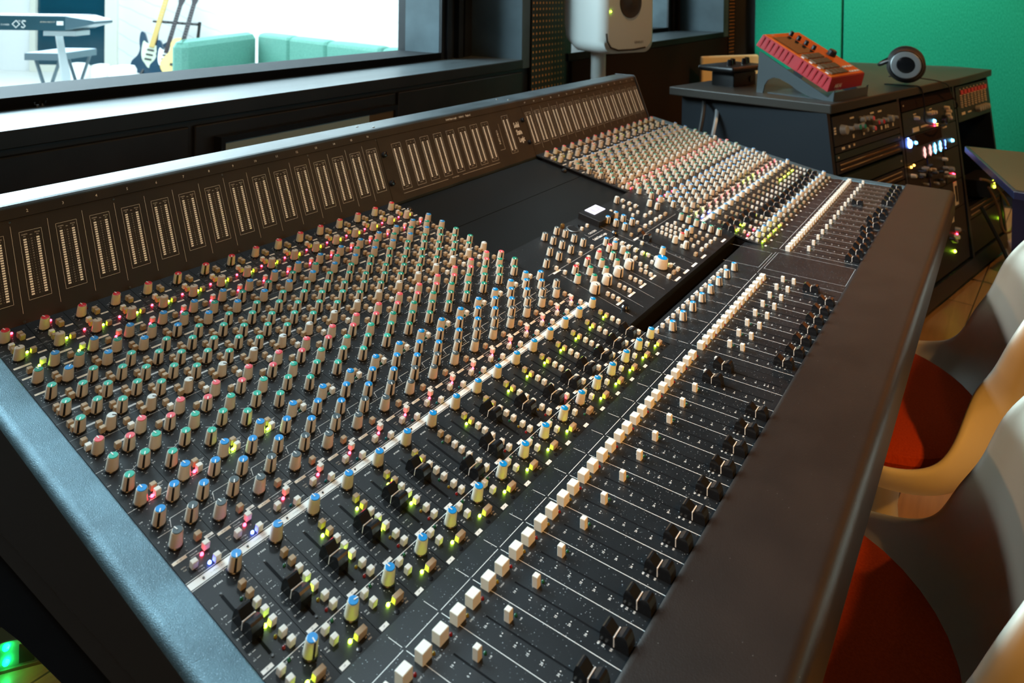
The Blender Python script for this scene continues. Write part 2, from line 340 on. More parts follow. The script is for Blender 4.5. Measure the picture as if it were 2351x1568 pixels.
def legend_mesh():
    mb = MB(); z = 0.00018
    def tx(t, x, v, s=0.0016, m='ink_dim', a='C', b=0.0, rot=0): mb.text(t, x*P, -v*P, s, m, None, z, a, 1.0, b, rot)
    def ln(x0, v0, x1, v1, w=0.00025, m='ink_dim'): mb.line(x0*P, -v0*P, x1*P, -v1*P, w, m, None, z)
    def box(x, v, w, h, t=None, m='ink', ts=0.0014, tm='black'):
        mb.add([((x-w/2)*P, -(v+h/2)*P, z), ((x+w/2)*P, -(v+h/2)*P, z), ((x+w/2)*P, -(v-h/2)*P, z), ((x-w/2)*P, -(v-h/2)*P, z)], [(0, 1, 2, 3)], m)
        if t: mb.text(t, x*P, -v*P, ts, tm, None, z+0.0001)
    for x, v, c, a in KN:   # dial dots
        for k in range(11):
            an = R(-145 + 29*k + 180); rr = 0.0082
            cx, cy = x*P - rr*math.sin(an)*-1*-1, -v*P - rr*math.cos(an)
            cx = x*P + rr*math.sin(R(-145+29*k)); cy = -v*P + rr*math.cos(R(-145+29*k)); q = 0.00032
            mb.add([(cx-q, cy-q, z), (cx+q, cy-q, z), (cx+q, cy+q, z), (cx-q, cy+q, z)], [(0, 1, 2, 3)], 'ink')
    tx('GAIN', .12, -.1); tx('MIC', .88, -.28, .0013); tx('-10', .15, .2, .0012); tx('+60', .5, .2, .0012)
    box(.86, .25, .22, .07, 'DI/LINE', 'ink_tan', .0010); tx('DRIVE', .1, .42); tx('LINE', .1, .62); tx('PAD', .9, .55, .0013)
    ln(0, .66, 1, .66); box(.86, 1.01, .22, .07, 'INSERT', 'ink_tan', .0010); tx('HPF', .9, .8, .0014); tx('TRIM', .1, .8, .0013)
    box(.26, 1.34, .42, .08, 'SOURCE', 'ink_tan', .0013); tx('PATH', .12, 1.55, .0014); tx('FLIP', .12, 1.62, .0014); ln(0, 1.70, 1, 1.70)
    for v, t in ((1.88, 'CUE ST'), (2.65, 'AUX 1'),):
        box(.20, v, .30, .07, t, 'ink_tan', .0011)
    for v in (2.95, 3.34, 3.73, 4.13, 4.51): tx('POST', .52, v+.12, .0012); tx('AUX', .52, v-.05, .0012)
    for v in (3.70, 4.48): box(.58, v, .22, .06, 'CUE', 'ink_dim', .0010)
    box(.55, 3.08, .16, .055, None, 'ink_dim'); ln(0, 2.40, 1, 2.40); ln(0, 3.20, 1, 3.20); ln(0, 4.0, 1, 4.0); ln(0, 4.72, .7, 4.72)
    ln(.0, 5.08, 1, 5.08, .0003, 'ink'); tx('PATH', .35, 5.15, .0014, 'ink'); tx('FLIP', .35, 5.22, .0014, 'ink'); tx('Hz', .62, 5.1, .0013); tx('600', .98, 5.1, .0013)
    box(.86, 5.44, .16, .06, 'HF', 'ink', .0011); ln(.3, 5.78, .75, 5.64, .0003, 'ink'); tx('HF', .08, 5.66, .0016, 'ink'); tx('kHz', .80, 6.04, .0015); tx('dB', .33, 5.72, .0013)
    ln(.0, 6.03, .18, 6.03, .0003, 'ink'); ln(.50, 6.34, .62, 6.44, .0003, 'ink'); ln(.62, 6.44, .98, 6.25, .0003, 'ink'); tx('HMF', .06, 6.55, .0017, 'ink'); tx('dB', .33, 6.4, .0013); tx('kHz', .80, 6.74, .0015); tx('A   Q', .33, 7.12, .0017, 'ink')
    ln(.55, 7.18, .95, 7.18, .0003, 'ink'); tx('PATH', .86, 7.21, .0015, 'ink'); tx('FLIP', .86, 7.28, .0015, 'ink'); tx('IN', .88, 7.40, .0015, 'ink')
    ln(.0, 7.50, 1, 7.50, .00035, 'ink'); tx('LMF', .08, 7.9, .0018, 'ink'); tx('dB', .33, 7.66, .0014); tx('kHz', .80, 8.01, .0015); tx('.3', .62, 8.0, .0014); tx('2.5', .99, 7.9, .0014); tx('A   Q', .36, 8.4, .0017, 'ink')
    ln(.55, 8.20, .95, 8.20, .0004, 'ink'); ln(.55, 8.20, .46, 8.42, .0004, 'ink'); ln(.14, 8.47, .55, 8.47, .0004, 'ink'); tx('LF', .10, 8.58, .0018, 'ink'); tx('30', .62, 8.76, .0014); tx('Hz', .78, 8.80, .0014); tx('450', .97, 8.68, .0014); tx('dB', .40, 9.13, .0013)
    tx('BELL', .88, 8.98, .0015); box(.90, 9.12, .19, .075, 'EQ', 'ink', .0018); ln(.06, 9.20, 1, 9.20, .0004, 'ink'); box(.18, 9.24, .30, .075, 'BUSES', 'ink_tan', .0017)
    tx('FOLLOW', .46, 9.28, .0016, 'ink'); tx('PATH PAN', .46, 9.345, .0016, 'ink'); tx('SF', .63, 9.38, .0013); tx('LF', .66, 9.50, .0014, 'ink')
    tx('PATH', .15, 9.44, .0016, 'ink_tan'); tx('FLIP', .15, 9.51, .0016, 'ink_tan'); tx('ROUTED', .38, 9.64, .0016, 'ink'); tx('TO BUS', .38, 9.71, .0016, 'ink'); tx('ROUTE', .90, 9.66, .0017, 'ink')
    ln(-.0, 9.785, 1.0, 9.785, .0005, 'ink'); ln(0, 10.01, 1, 10.01, .0005, 'ink')
    box(.5, 9.90, 1.0, .16, None, 'ink'); tx('OVERLOAD', .62, 9.90, .0025, 'black_gloss'); mb.lathe([(0.0010, z+.0001), (0.0009, z+.0006)], 10, 'black_gloss', Matrix.Translation((.36*P-.002, -9.90*P, 0)))
    tx('SF PAN', .44, 10.20, .0024, 'ink', b=.01); tx('L', .72, 10.36, .0014); tx('R', .96, 10.34, .0014)
    # small fader slot and its scale
    for v0, v1 in ((10.47, 12.03),):
        mb.add([((.355-.030)*P, -v1*P, z), ((.355+.030)*P, -v1*P, z), ((.355+.030)*P, -v0*P, z), ((.355-.030)*P, -v0*P, z)], [(0, 1, 2, 3)], 'chassis')
        for vv in (10.42, 12.09): mb.lathe([(0.0011, 0), (0.0011, .0006), (0.0004, .0007)], 10, 'metal_dark', Matrix.Translation((.36*P, -vv*P, 0)))
    for t, v in (('10', 10.56), ('5', 10.87), ('0', 11.01), ('5', 11.23), ('10', 11.40), ('20', 11.60), ('30', 11.78), ('00', 11.93)):
        ln(.14, v, .21, v, .0003, 'ink'); tx(t, .115, v, .0021, 'ink', 'R')
    for v in (10.79, 11.55, 11.85, 12.12): ln(.60, v-.02, .64, v-.04, .0003, 'ink')
    for a, b_, v in (('SF', 'FROM LF', 10.50), ('0dB', '', 10.78), ('INS', 'IN', 11.02), ('INS', 'PRE', 11.25), ('SF TO', 'MIX', 11.48)):
        tx(a, .91, v, .0015, 'ink'); tx(b_, .91, v+.06, .0015, 'ink')
    tx('SOLO', .90, 11.84, .0020, 'ink', b=.005); tx('CUT', .90, 12.10, .0020, 'ink', b=.005); box(.16, 12.21, .23, .085, 'SF', 'ink', .0018)
    ln(0, 12.30, 1, 12.30, .0006, 'ink'); tx('LF PAN', .76-.25, 12.36, .0022, 'ink', b=.008); tx('L', .72, 12.75, .0014); tx('R', .95, 12.74, .0014); tx('INS', .10, 12.68, .0017, 'ink'); tx('PRE', .10, 12.75, .0017, 'ink')
    ln(.51, 12.90, .58, 12.90, .0003, 'ink'); tx('LF TO', .80, 13.06, .0019, 'ink_tan'); tx('MIX', .80, 13.13, .0019, 'ink_tan'); box(.14, 13.16, .20, .09, 'LF', 'ink', .0018)
    mb.lathe([(0.0022, 0), (0.0022, .0003), (0.0012, .0004)], 12, 'black_gloss', Matrix.Translation((.52*P, -13.14*P, 0)))
    return mb
lm = None
for k, o in strip_objs:
    if lm is None: q = legend_mesh().build('printed_legend', o, strip_frame(k)); lm = q.data
    else: link('printed_legend', lm, o, strip_frame(k))

# ---- knobs
def knob_body(mb, M, s=1.0, h=0.0139, seg=32):
    mb.lathe([(0.0062*s, 0.0), (0.0062*s, 0.0010), (0.0054*s, 0.0018)], 16, 'black', M, cap=True)
    k0 = len(mb.f)
    mb.lathe([(0.0056*s, 0.0016), (0.0055*s, 0.0028), (0.0048*s, h-0.0008), (0.0045*s, h)], seg, 'ivory', M, smooth=False, rib=0.035)
    bi = mb.mid('black')
    for r_ in (0, 1, 2):
        for j in (seg//4-1, seg//4): mb.mi[k0 + r_*seg + j] = bi
def knob_cap(mb, M, c, s=1.0, h=0.0139):
    mb.lathe([(0.0041*s, h-0.0002), (0.0041*s, h+0.0004), (0.0038*s, h+0.0006)], 20, 'cap_'+c, M, smooth=False)
    lm_ = 'black' if c in ('tan', 'white') else 'ink'
    mb.box(-0.00045*s, 0.00045*s, 0.0003*s, 0.0042*s, h+0.0005, h+0.0009, lm_, M)
KL = []   # matrix, colour, size, height
rng = random.Random(3)
for k, o in strip_objs:
    ch = k+1 if k < 16 else k-11
    for i, (x, v, c, a) in enumerate(KN):
        an = a + rng.uniform(-4, 4)
        if c == 'red': an = -12 + rng.uniform(-8, 8) if ch not in (6, 7, 8) else -145
        if i == 4 and ch in (1, 4): an = 40 if ch == 1 else -140
        if i in (21,) and ch in (1,): an = -150
        if i == 21 and ch == 2: an = 110
        if i == 22 and ch in (1, 2): an = 100 if ch == 2 else -170
        if i == 3 and ch in (7, 8, 9): an = -140
        cc = c
        if c == 'lblue' and v < 3 and ch > 9: cc = 'blue'  # nearer channels keep paler caps: window sheen put into their colour
        if c == 'lgreen' and ch > 8: cc = 'green' if v < 7 and ch > 9 else c
        KL.append((SPM(k+x, v, 0, an), cc, 1.0, 0.0139))
# ---- master section in the centre
mst = MB()
Mm = strip_frame(16)
mst.box(0.0006, 12*P-0.0006, -11.68*P, -5.66*P, -0.012, 0.0, 'panel', Mm)
mst.build('master_panel', con)
def K(x, v, c, a=-145, s=1.0, h=0.0139): KL.append((SPM(x, v, 0, a), c, s, h))
for x, v in ((19.9,6.0),(20,6.4),(19.95,6.9),(19.95,7.37),(18.93,6.43),(18.93,6.89),(18.9,7.36),(17.92,6.90),(17.92,7.36),(16.92,7.37),(18.92,5.98)): K(x, v, 'grey', -140)
for x, v, c in ((20.95,8.0,'lblue'),(20.98,8.42,'lblue'),(20.51,8.4,'red'),(19.49,8.41,'red'),(18.48,8.42,'red'),(17.47,8.43,'red'),(19.97,8.85,'green'),(18.95,8.85,'green'),(17.94,8.85,'green'),(16.92,8.86,'green'),
                (20.51,9.28,'green'),(19.5,9.28,'green'),(18.5,9.29,'green'),(17.49,9.29,'green'),(20.9,8.87,'white'),(23.2,6.88,'lblue'),(24.05,6.88,'lblue'),(24.06,7.3,'lblue'),(23.23,7.32,'lblue'),(24.1,7.76,'lblue'),(23.24,7.8,'lblue'),
                (25.9,5.98,'white'),(27.17,7.28,'white'),(27.16,7.73,'white'),(27.07,9.92,'green'),(27.07,10.31,'green'),(27.07,10.7,'green'),(27.07,11.11,'green'),(27.07,9.5,'green'),(27.07,9.1,'green'),(25.99,10.06,'lblue'),(25.38,10.09,'lblue'),(24.81,10.06,'red'),(24.15,10.0,'white'),(24.06,10.58,'white'),(22.48,10.1,'lblue')):
    K(x, v, c, rng.choice([-145, -145, 0, -20]))
for x, v in ((19.9,9.68),(18.9,9.68),(17.9,9.68),(16.87,9.69)): K(x, v, 'white', -150, 1.55, 0.0150)
K(21.25, 10.57, 'lblue', 60, 2.1, 0.0180)
for i in range(8): KL.append((FPM(17+i, -0.5056, 0, rng.uniform(-160, -130)), 'lblue', 1.0, 0.0139))

def vis_scale(M):
    q = M.translation - CAM; d = q.dot(fw)
    u = CX + F_*q.dot(rt)/d; v = CY - F_*q.dot(up)/d
    inside = 0 < u < W_ and 0 < v < H_
    return (F_/d) * (1 if inside else 0.01)
KL.sort(key=lambda k: -vis_scale(k[0])*k[2])
_b = {}; _c = {}
for i, (M, c, s, h) in enumerate(KL[:100]):
    if (s, h) not in _b:
        mb = MB(); knob_body(mb, Matrix.Identity(4), s, h); o = mb.build('rotary_knob', con, M); _b[(s, h)] = o.data
    else: o = link('rotary_knob', _b[(s, h)], con, M)
    if (c, s, h) not in _c:
        mb = MB(); knob_cap(mb, Matrix.Identity(4), c, s, h); q = mb.build('knob_cap', o, M); _c[(c, s, h)] = q.data
    else: q = link('knob_cap', _c[(c, s, h)], o, M)
mb = MB()
for M, c, s, h in KL[100:]: knob_body(mb, M, s, h, 24); knob_cap(mb, M, c, s, h)
o = mb.build('rotary_knob', con); o['kind'] = 'stuff'; o['label'] = 'smaller ivory knobs with coloured caps farther along the console'

# ---- push buttons
BL = []
def btn_box(mb, M, k):
    w, d, h, m = {'w': (.0026, .0025, .0056, 'btn_white'), 't': (.0026, .0025, .0056, 'btn_tan'), 'r': (.0047, .0025, .0056, 'btn_tan'), 'R': (.0042, .0026, .0058, 'btn_white'), 'O': (.0042, .0026, .0058, 'btn_tan'),
               'B': (.0052, .0043, .0090, 'btn_big'), 'Z': (.0027, .0027, .0092, 'btn_big')}[k]
    mb.box(-w, w, -d, d, 0, h, m, M, c=.0006)
for k, o in strip_objs:
    for x, v, kd in BT: BL.append((SPM(k+x, v), kd))
for x, v, kd in [(20.16,7.72,'w'),(19.15,7.72,'w'),(18.13,7.74,'w'),(17.13,7.74,'w'),(20.16,8.12,'w'),(19.14,8.13,'w'),(18.15,8.14,'w'),(17.14,8.15,'w'),(21.74,8.09,'R'),(21.7,8.45,'R'),(21.66,8.8,'R'),(21.66,9.15,'R'),(21.65,9.5,'R'),(21.71,9.77,'w'),
    (20.92,9.5,'R'),(20.6,9.9,'w'),(20.61,10.17,'w'),(21.23,10.16,'w'),(21.74,10.12,'R'),(21.69,10.84,'R'),(20.67,11.2,'R'),(21.21,11.2,'O'),(21.65,11.2,'R'),(22.59,9.03,'w'),(21.92,6.47,'w'),(21.39,6.49,'w'),
    (26.3,9.12,'w'),(26.34,9.56,'w'),(26.33,10.42,'w'),(26.36,10.78,'w'),(26.36,11.18,'w'),(25.73,10.43,'t'),(25.78,10.77,'t'),(25.14,10.44,'t'),(25.16,10.78,'w'),(24.58,10.77,'w'),(25.82,11.16,'R'),(25.18,11.18,'R'),(24.58,11.18,'R'),(23.81,11.18,'O'),(24.04,10.41,'w'),
    (23.8,8.34,'O'),(22.96,8.3,'t'),(24.52,8.29,'R'),(25.14,8.3,'R'),(25.78,8.3,'R'),(26.31,8.31,'R'),(26.91,8.32,'O'),(26.38,6.1,'R'),(26.38,6.49,'R'),(26.38,6.86,'R'),(25.7,6.51,'w'),(25.72,6.89,'w'),(25.74,7.3,'w'),(24.51,6.39,'w'),(26.32,7.74,'R'),(25.72,7.73,'R'),(25.15,7.31,'w'),(24.54,7.86,'w')]: BL.append((SPM(x, v), kd))
for i in range(4):
    for v in (10.14, 10.37, 10.60): BL.append((SPM(17.13+i, v), 'w'))
for x in (24.57, 25.15, 25.75):
    for v in (8.93, 9.16, 9.38, 9.61): BL.append((SPM(x, v), 'w'))
for k in list(range(16)) + list(range(28, 44)):
    BL.append((FPM(k+.55, -0.5578), 'B')); BL.append((FPM(k+.07, -0.5578), 'B')); BL.append((FPM(k+.66, -0.590), 'Z'))
for i in range(8):
    BL.append((FPM(16.38+i*.985, -0.5578), 'B')); BL.append((FPM(16.87+i*.985, -0.5578), 'B'))
    BL.append((FPM(17.07+i, -0.5888), 'Z')); BL.append((FPM(17.09+i, -0.6065), 'Z'))
    BL.append((FPM(16.5+i, -0.4895), 'w')); BL.append((FPM(17.02+i, -0.4895), 'w'))
BL.sort(key=lambda k: -vis_scale(k[0]) * {'B': 2.2, 'Z': 1.3, 'r': 1.4, 'R': 1.5, 'O': 1.5}.get(k[1], 1))
_q = {}
for M, kd in BL[:100]:
    if kd not in _q: mb = MB(); btn_box(mb, Matrix.Identity(4), kd); _q[kd] = mb.build('push_button', con, M).data
    else: link('push_button', _q[kd], con, M)
mb = MB()
for M, kd in BL[100:]: btn_box(mb, M, kd)
o = mb.build('push_button', con); o['kind'] = 'stuff'; o['label'] = 'smaller push buttons farther along the console'

# ---- indicator lights
LL = []
for k, o in strip_objs:
    ch = k+1 if k < 16 else k-11
    L = lambda x, v, m: LL.append((SPM(k+x, v), m))
    if k < 16:
        L(.57, -.26, 'led_red' if ch < 3 else 'led_off_red'); L(.56, .82, 'led_green'); L(.08 if ch > 2 else .5, .72 if ch > 2 else .5, 'led_red' if ch > 2 else 'led_off_red')
        L(.57, 1.57, 'led_green' if ch < 3 else 'led_red'); L(.57, 7.42, 'led_red' if ch < 3 else ('led_green' if ch < 5 else 'led_off_green'))
        L(.56, 9.42, 'led_red'); L(.57, 9.69, 'led_blue' if ch < 3 else 'led_off_teal')
        L(.575, 10.79, 'led_green' if ch not in (1, 2, 7) else 'led_off_green'); L(.58, 11.55, 'led_green' if ch < 6 else 'led_off_green')
        L(.59, 11.85, 'led_off_yellow'); L(.575, 12.12, 'led_red' if ch == 11 else 'led_off_red'); L(.51, 12.36, 'led_off_green'); L(.49, 12.91, 'led_off_green' if ch in (11,) else 'led_green')
    else:
        L(.56, .82, 'led_green' if ch in (17, 18, 25, 26, 28, 29, 30, 31, 32) else 'led_off_green'); L(.5, .5, 'led_red' if ch in (22, 24, 25) else 'led_off_red')
        L(.57, 7.15, 'led_red' if ch < 20 else 'led_off_red'); L(.57, 5.5, 'led_red' if ch % 2 else 'led_off_red')
        L(.56, 9.42, 'led_green' if ch in (17, 18, 25, 26, 27) else 'led_red'); L(.57, 9.69, 'led_blue' if ch < 19 else 'led_off_teal')
        L(.6, 10.79, 'led_green' if ch in (28, 29, 30, 31) else 'led_off_green'); L(.55, 11.54, 'led_green' if ch in (17, 18, 20) else 'led_off_green')
        L(.6, 12.11, 'led_red' if ch in (17, 18) else 'led_off_red'); L(.5, 12.9, 'led_green' if ch in (17, 18, 19, 20) else 'led_off_green')
for k in list(range(16)) + list(range(28, 44)):
    LL.append((FPM(k+.74, -.5617), 'led_off_red')); LL.append((FPM(k+.25, -.5617), 'led_off_yellow')); LL.append((FPM(k+.815, -.5926), 'led_off_green'))
for i in range(8):
    LL.append((FPM(16.58+i*.985, -.5617), 'led_off_red')); LL.append((FPM(17.05+i*.985, -.5617), 'led_off_yellow')); LL.append((FPM(17.22+i, -.5926), 'led_off_green'))
for x, v, m in ((21.9, 9.62, 'led_green'), (21.85, 10.72, 'led_green')): LL.append((SPM(x, v), m))
def led(mb, M, m): mb.lathe([(0.0014, 0), (0.0014, .0008), (0.0010, .0016), (0.0004, .0020)], 12, m, M)
LL.sort(key=lambda k: -vis_scale(k[0]) * (1.3 if 'off' not in k[1] else 1))
_q = {}
for M, m in LL[:100]:
    if m not in _q: mb = MB(); led(mb, Matrix.Identity(4), m); _q[m] = mb.build('indicator_light', con, M).data
    else: link('indicator_light', _q[m], con, M)
mb = MB()
for M, m in LL[100:]: led(mb, M, m)
o = mb.build('indicator_light', con); o['kind'] = 'stuff'; o['label'] = 'tiny indicator lights farther along the console'

# ---- faders
def fader_mesh(mb, M, s=1.0):
    pr = [(-.0125, 0), (-.0118, .0075), (-.0100, .0118), (-.0085, .0128), (-.0068, .0126), (-.0010, .0078), (.0010, .0078), (.0020, .0098), (.0062, .0122), (.0085, .0124), (.0102, .0112), (.0120, .0070), (.0126, 0)]
    pr = [(-a*s, b*s) for a, b in pr]
    mb.prism(pr, -.0054*s, .0054*s, 'black_gloss', M)
    w = .0004
    mb.add([(-.0056*s, -w, .001), (-.0056*s, w, .001), (-.0056*s, w, .0084*s), (-.0056*s, -w, .0084*s)], [(3, 2, 1, 0)], 'ink', M)
    mb.box(-.0056*s, .0056*s, -w, w, .0076*s, .0086*s, 'ink', M)
FL = []
sv = {1: 11.29, 2: 11.43, 3: 11.38, 4: 11.32, 5: 11.19, 6: 11.01, 7: 11.94, 8: 11.78, 9: 11.0, 10: 11.51, 11: 11.86, 12: 11.87, 13: 11.85, 14: 11.93, 15: 11.88, 16: 11.85}
rv = [11.20, 11.14, 11.37, 11.32, 11.85, 11.81, 11.83, 11.90, 11.96, 11.92, 11.94, 11.94, 11.95, 11.85, 11.99, 11.9]
for ch, v in sv.items(): FL.append(SPM(ch-1+.355, v+.03))
for i, v in enumerate(rv): FL.append(SPM(28+i+.355, v+.03))
for k in range(16): FL.append(FPM(k+.46, -.6685 if k < 14 else -.6015))
for k in range(16): FL.append(FPM(28+k+.46, {5: -.662, 7: -.662, 10: -.611}.get(k, -.6685)))
for i in range(8): FL.append(FPM(16.87+i*.985, -.6375 if i == 7 else (-.664 if i == 0 else -.6685)))
FL.append(SPM(23.25, 8.85))
fm = None
for M in FL:
    if fm is None: mb = MB(); fader_mesh(mb, Matrix.Identity(4)); fm = mb.build('fader_cap', con, M).data
    else: link('fader_cap', fm, con, M)

# ---- legends on the flat fader panels and the master panel
def front_legend(ch0, n, centre=False):
    mb = MB(); z = .00018
    M = Matrix.Translation((0, 0, ZF))
    for i in range(n):
        if centre: b0 = 16.40 + i*.985
        else: b0 = ch0 + i
        X = lambda x: (b0+x)*P
        sl = X(.47)
        mb.add([(sl-.00075, -.676, z), (sl+.00075, -.676, z), (sl+.00075, -.5735, z), (sl-.00075, -.5735, z)], [(0, 1, 2, 3)], 'chassis', M)
        mb.line(X(0), -.6815, X(0), -.5435, .0005, 'ink', M, z)
        mb.line(X(0), -.539, X(0), -.5245 if not centre else -.524, .00045, 'ink', M, z)
        if centre: mb.line(X(0), -.5215, X(0), -.490, .00035, 'ink_dim', M, z)
        mb.line(X(.04), -.5412, X(.97), -.5412, .0005, 'ink', M, z)
        for t, y in (('10', -.5787), ('0', -.5932), ('10', -.6068), ('15', -.6184), ('20', -.6309), ('30', -.6455), ('40', -.6565), ('50', -.6608), ('00', -.6673)):
            mb.lathe([(0.0005, z), (0.0005, z+.00005)], 8, 'ink', M @ Matrix.Translation((X(.345), y, 0)))
            mb.text(t, X(.30), y-.0002, .0030, 'ink', M, z, 'R', 1, .012)
        mb.text('CUT', X(.74), -.5666, .0022, 'ink', M, z); mb.text('SOLO', X(.25), -.5666, .0022, 'ink', M, z); mb.text('0dB', X(.82), -.5975, .0020, 'ink', M, z)
        if centre:
            mb.text('PAN', X(.9), -.513, .0016, 'ink_dim', M, z)
            a = X(.18); mb.add([(a, -.4845, z), (a+.018, -.4845, z), (a+.018, -.4825, z), (a, -.4825, z)], [(0, 1, 2, 3)], 'ink_dim', M)
            mb.text('BUS', X(.75), -.4965, .0014, 'ink_dim', M, z)
    return mb
fps = [o for o in con.children if o.name.startswith('fader_panel')]
front_legend(0, 16).build('printed_legend', fps[0]); front_legend(28, 16).build('printed_legend', fps[2])
mb = front_legend(0, 8, True)
M = Matrix.Translation((0, 0, ZF)); z = .00018
for pts in ([(25.05, -.5363), (27.26, -.5363)], [(25.0, -.4716), (25.05, -.5363)], [(27.3, -.45), (27.26, -.5363)], [(24.4, -.5412), (27.5, -.5412)], [(25.07, -.5455), (27.5, -.5455)], [(25.07, -.5455), (25.15, -.6802)], [(27.5, -.5455), (27.5, -.6802)], [(25.15, -.6802), (27.5, -.6802)], [(24.35, -.6815), (24.35, -.5435)]):
    mb.line(pts[0][0]*P, pts[0][1], pts[1][0]*P, pts[1][1], .0005, 'ink_dim', M, z)
mb.build('printed_legend', fps[1])
mb = MB(); z = .00018
M = strip_frame(0)
def tx(t, x, v, s, m='ink', rot=0, b=0.0, sx=1): mb.text(t, x*P, -v*P, s, m, M, z, 'C', sx, b, rot)
def ln(x0, v0, x1, v1, w=.0005, m='ink_dim'): mb.line(x0*P, -v0*P, x1*P, -v1*P, w, m, M, z)
def tg(x, v, w=.55, h=.10, m='ink'): mb.add([((x-w/2)*P, -(v+h/2)*P, z), ((x+w/2)*P, -(v+h/2)*P, z), ((x+w/2)*P, -(v-h/2)*P, z), ((x-w/2)*P, -(v-h/2)*P, z)], [(0, 1, 2, 3)], m, M)
tx('ORIGIN', 21.62, 6.93, .0075, sx=1.1); tx('Solid State Logic', 21.55, 7.38, .0085, b=.02, sx=.85); ln(20.95, 7.12, 22.3, 7.12); ln(21.05, 7.12, 21.05, 6.85); tx('. . . . . . . . . .', 21.55, 7.53, .006)
ln(22.52, 5.72, 22.52, 7.8); ln(16.4, 7.82, 22.5, 7.82); ln(22.52, 7.8, 22.52, 8.7); ln(21.97, 9.62, 21.97, 11.5); ln(24.49, 5.8, 24.49, 8.6); ln(22.6, 8.62, 27.6, 8.62); ln(22.9, 8.62, 22.9, 11.4)
for x in (20.9, 19.87, 18.85, 17.85, 16.9): ln(x+.02, 8.1, x-.3, 11.5, .0004)
for x, v in ((20.10, 10.73), (19.07, 10.75), (18.03, 10.75), (17.07, 10.73), (17.0, 7.86), (22.92, 8.6), (26.73, 11.5), (24.06, 11.48), (22.85, 11.5), (21.89, 11.5), (20.93, 11.51)): tg(x, v)
for i in range(4):
    for x, v, t in ((16.9, 8.6, 'MIX'), (16.95, 8.32, 'SRC'), (17.5, 9.0, 'CUE'), (16.6, 9.1, 'TB'), (17.5, 9.48, 'STEREO'), (16.9, 9.9, 'LEVEL')): tx(t, x+i, v, .0022, 'ink_dim')
    for v in (7.5, 7.95, 8.15): tx('SOLO', 17.3+i, v, .002, 'ink_dim')
for x, v in ((22.0, 8.09), (22.0, 8.45), (22.0, 8.8), (21.95, 9.15), (26.65, 6.1), (26.65, 6.49), (26.65, 6.86), (22.1, 10.12), (22.1, 10.84)): tg(x, v, .22, .05, 'ink_dim')
# long level fader slot
mb.add([((23.235)*P, -11.3*P, z), (23.27*P, -11.3*P, z), (23.27*P, -8.3*P, z), (23.235*P, -8.3*P, z)], [(0, 1, 2, 3)], 'chassis', M)
for v, t in ((9.1, '10'), (9.35, '5'), (9.6, '0'), (10.1, '5'), (10.55, '10'), (10.75, '20'), (10.95, '30')): tx(t, 23.0, v, .003)
mb.lathe([(.0125, 0), (.013, .0012), (.011, .0018)], 24, 'metal', M @ Matrix.Translation((21.05*P, -6.2*P, 0))); mb.lathe([(.0105, 0), (.0100, .0022)], 24, 'black', M @ Matrix.Translation((21.05*P, -6.2*P, 0)))
mb.lathe([(.004, 0), (.004, .006), (.003, .008)], 16, 'brass', M @ Matrix.Translation((20.75*P, -5.8*P, 0)))
for x, v in ((21.6, 6.2), (21.3, 6.1), (21.75, 6.35)): mb.lathe([(.002, 0), (.002, .002)], 10, 'black_gloss', M @ Matrix.Translation((x*P, -v*P, 0)))
for x, v in ((22.35, 7.75), (16.75, 11.1), (22.6, 6.0)): mb.lathe([(0.006, 0), (0.0065, 0.005), (0.0045, 0.008)], 16, 'black_gloss', M @ Matrix.Translation((x*P, -v*P, 0)))
mp = [o for o in con.children if o.name.startswith('master_panel')][0]
mb.build('printed_legend', mp)
# small screen
mb = MB(); M = strip_frame(0)
mb.box(22.35*P, 24.0*P, -6.88*P, -5.70*P, 0, .012, 'black', M, c=.001); sb = mb.build('display_housing', con)
mat('screen', (.2, .2, .6), .3, em=(0.42, 0.40, 1.0), es=1.3); mat('screen_lt', (.8, .8, 1), .3, em=(0.75, 0.76, 1.0), es=1.6)
mb = MB(); mb.box(22.85*P, 23.95*P, -6.32*P, -5.76*P, .012, .0128, 'screen_lt', M)
mb.box(23.05*P, 23.75*P, -6.22*P, -5.90*P, .0128, .0131, 'screen', M); mb.box(23.3*P, 23.5*P, -6.12*P, -5.95*P, .0131, .0133, 'screen_lt', M)
mb.build('display_screen', sb)

# ---- meter bridge
fd = Vector((0, .3871, .9220)); fn = Vector((0, -.9220, .3871)); fp = Vector((0, .0277, .8950))
MF = Matrix(((1, 0, 0, 0), (0, fd.y, fn.y, fp.y), (0, fd.z, fn.z, fp.z), (0, 0, 0, 1)))  # local x, y up the face, z out
def fpt(w, o=0.0): q = fp + fd*w + fn*o; return (q.y, q.z)
mb = MB()
mb.prism([fpt(-.0145, -.002), fpt(.1098, -.002), fpt(.1104, 0.0), fpt(.1215, .0006), (.0752, 1.0095), (.0775, 1.0115), (.082, 1.0125), (.134, 1.0128), (.137, 1.0118), (.138, 1.009), (.150, .86), (.150, .84), (.03, .86)], -.002, 44*P+.002, 'bridge_top', smooth=False)
br = mb.build('meter_bridge', con)
MPN = []
for x0, x1 in ((0, 16), (16, 28), (28, 44)):
    mb = MB(); mb.box(x0*P+.0005, x1*P-.0005, -.0142, .1096, -.003, 0, 'bridge_face', MF); MPN.append(mb.build('meter_panel', br))
mb = MB(); mb.box(0, 44*P, .1100, .1222, -.003, .0008, 'bridge_face', MF)
for i in range(32): mb.text(str(i+1), ((i+.5) if i < 16 else (i+12.5))*P, .1163, .0052, 'ink_tan', MF, .0011, 'C', 1, .01)
mb.text('Solid State Logic  ·  Oxford  ·  England', 22.1*P, .1160, .0058, 'ink_tan', MF, .0011, 'C', .92, .015)
mb.build('number_strip', br)
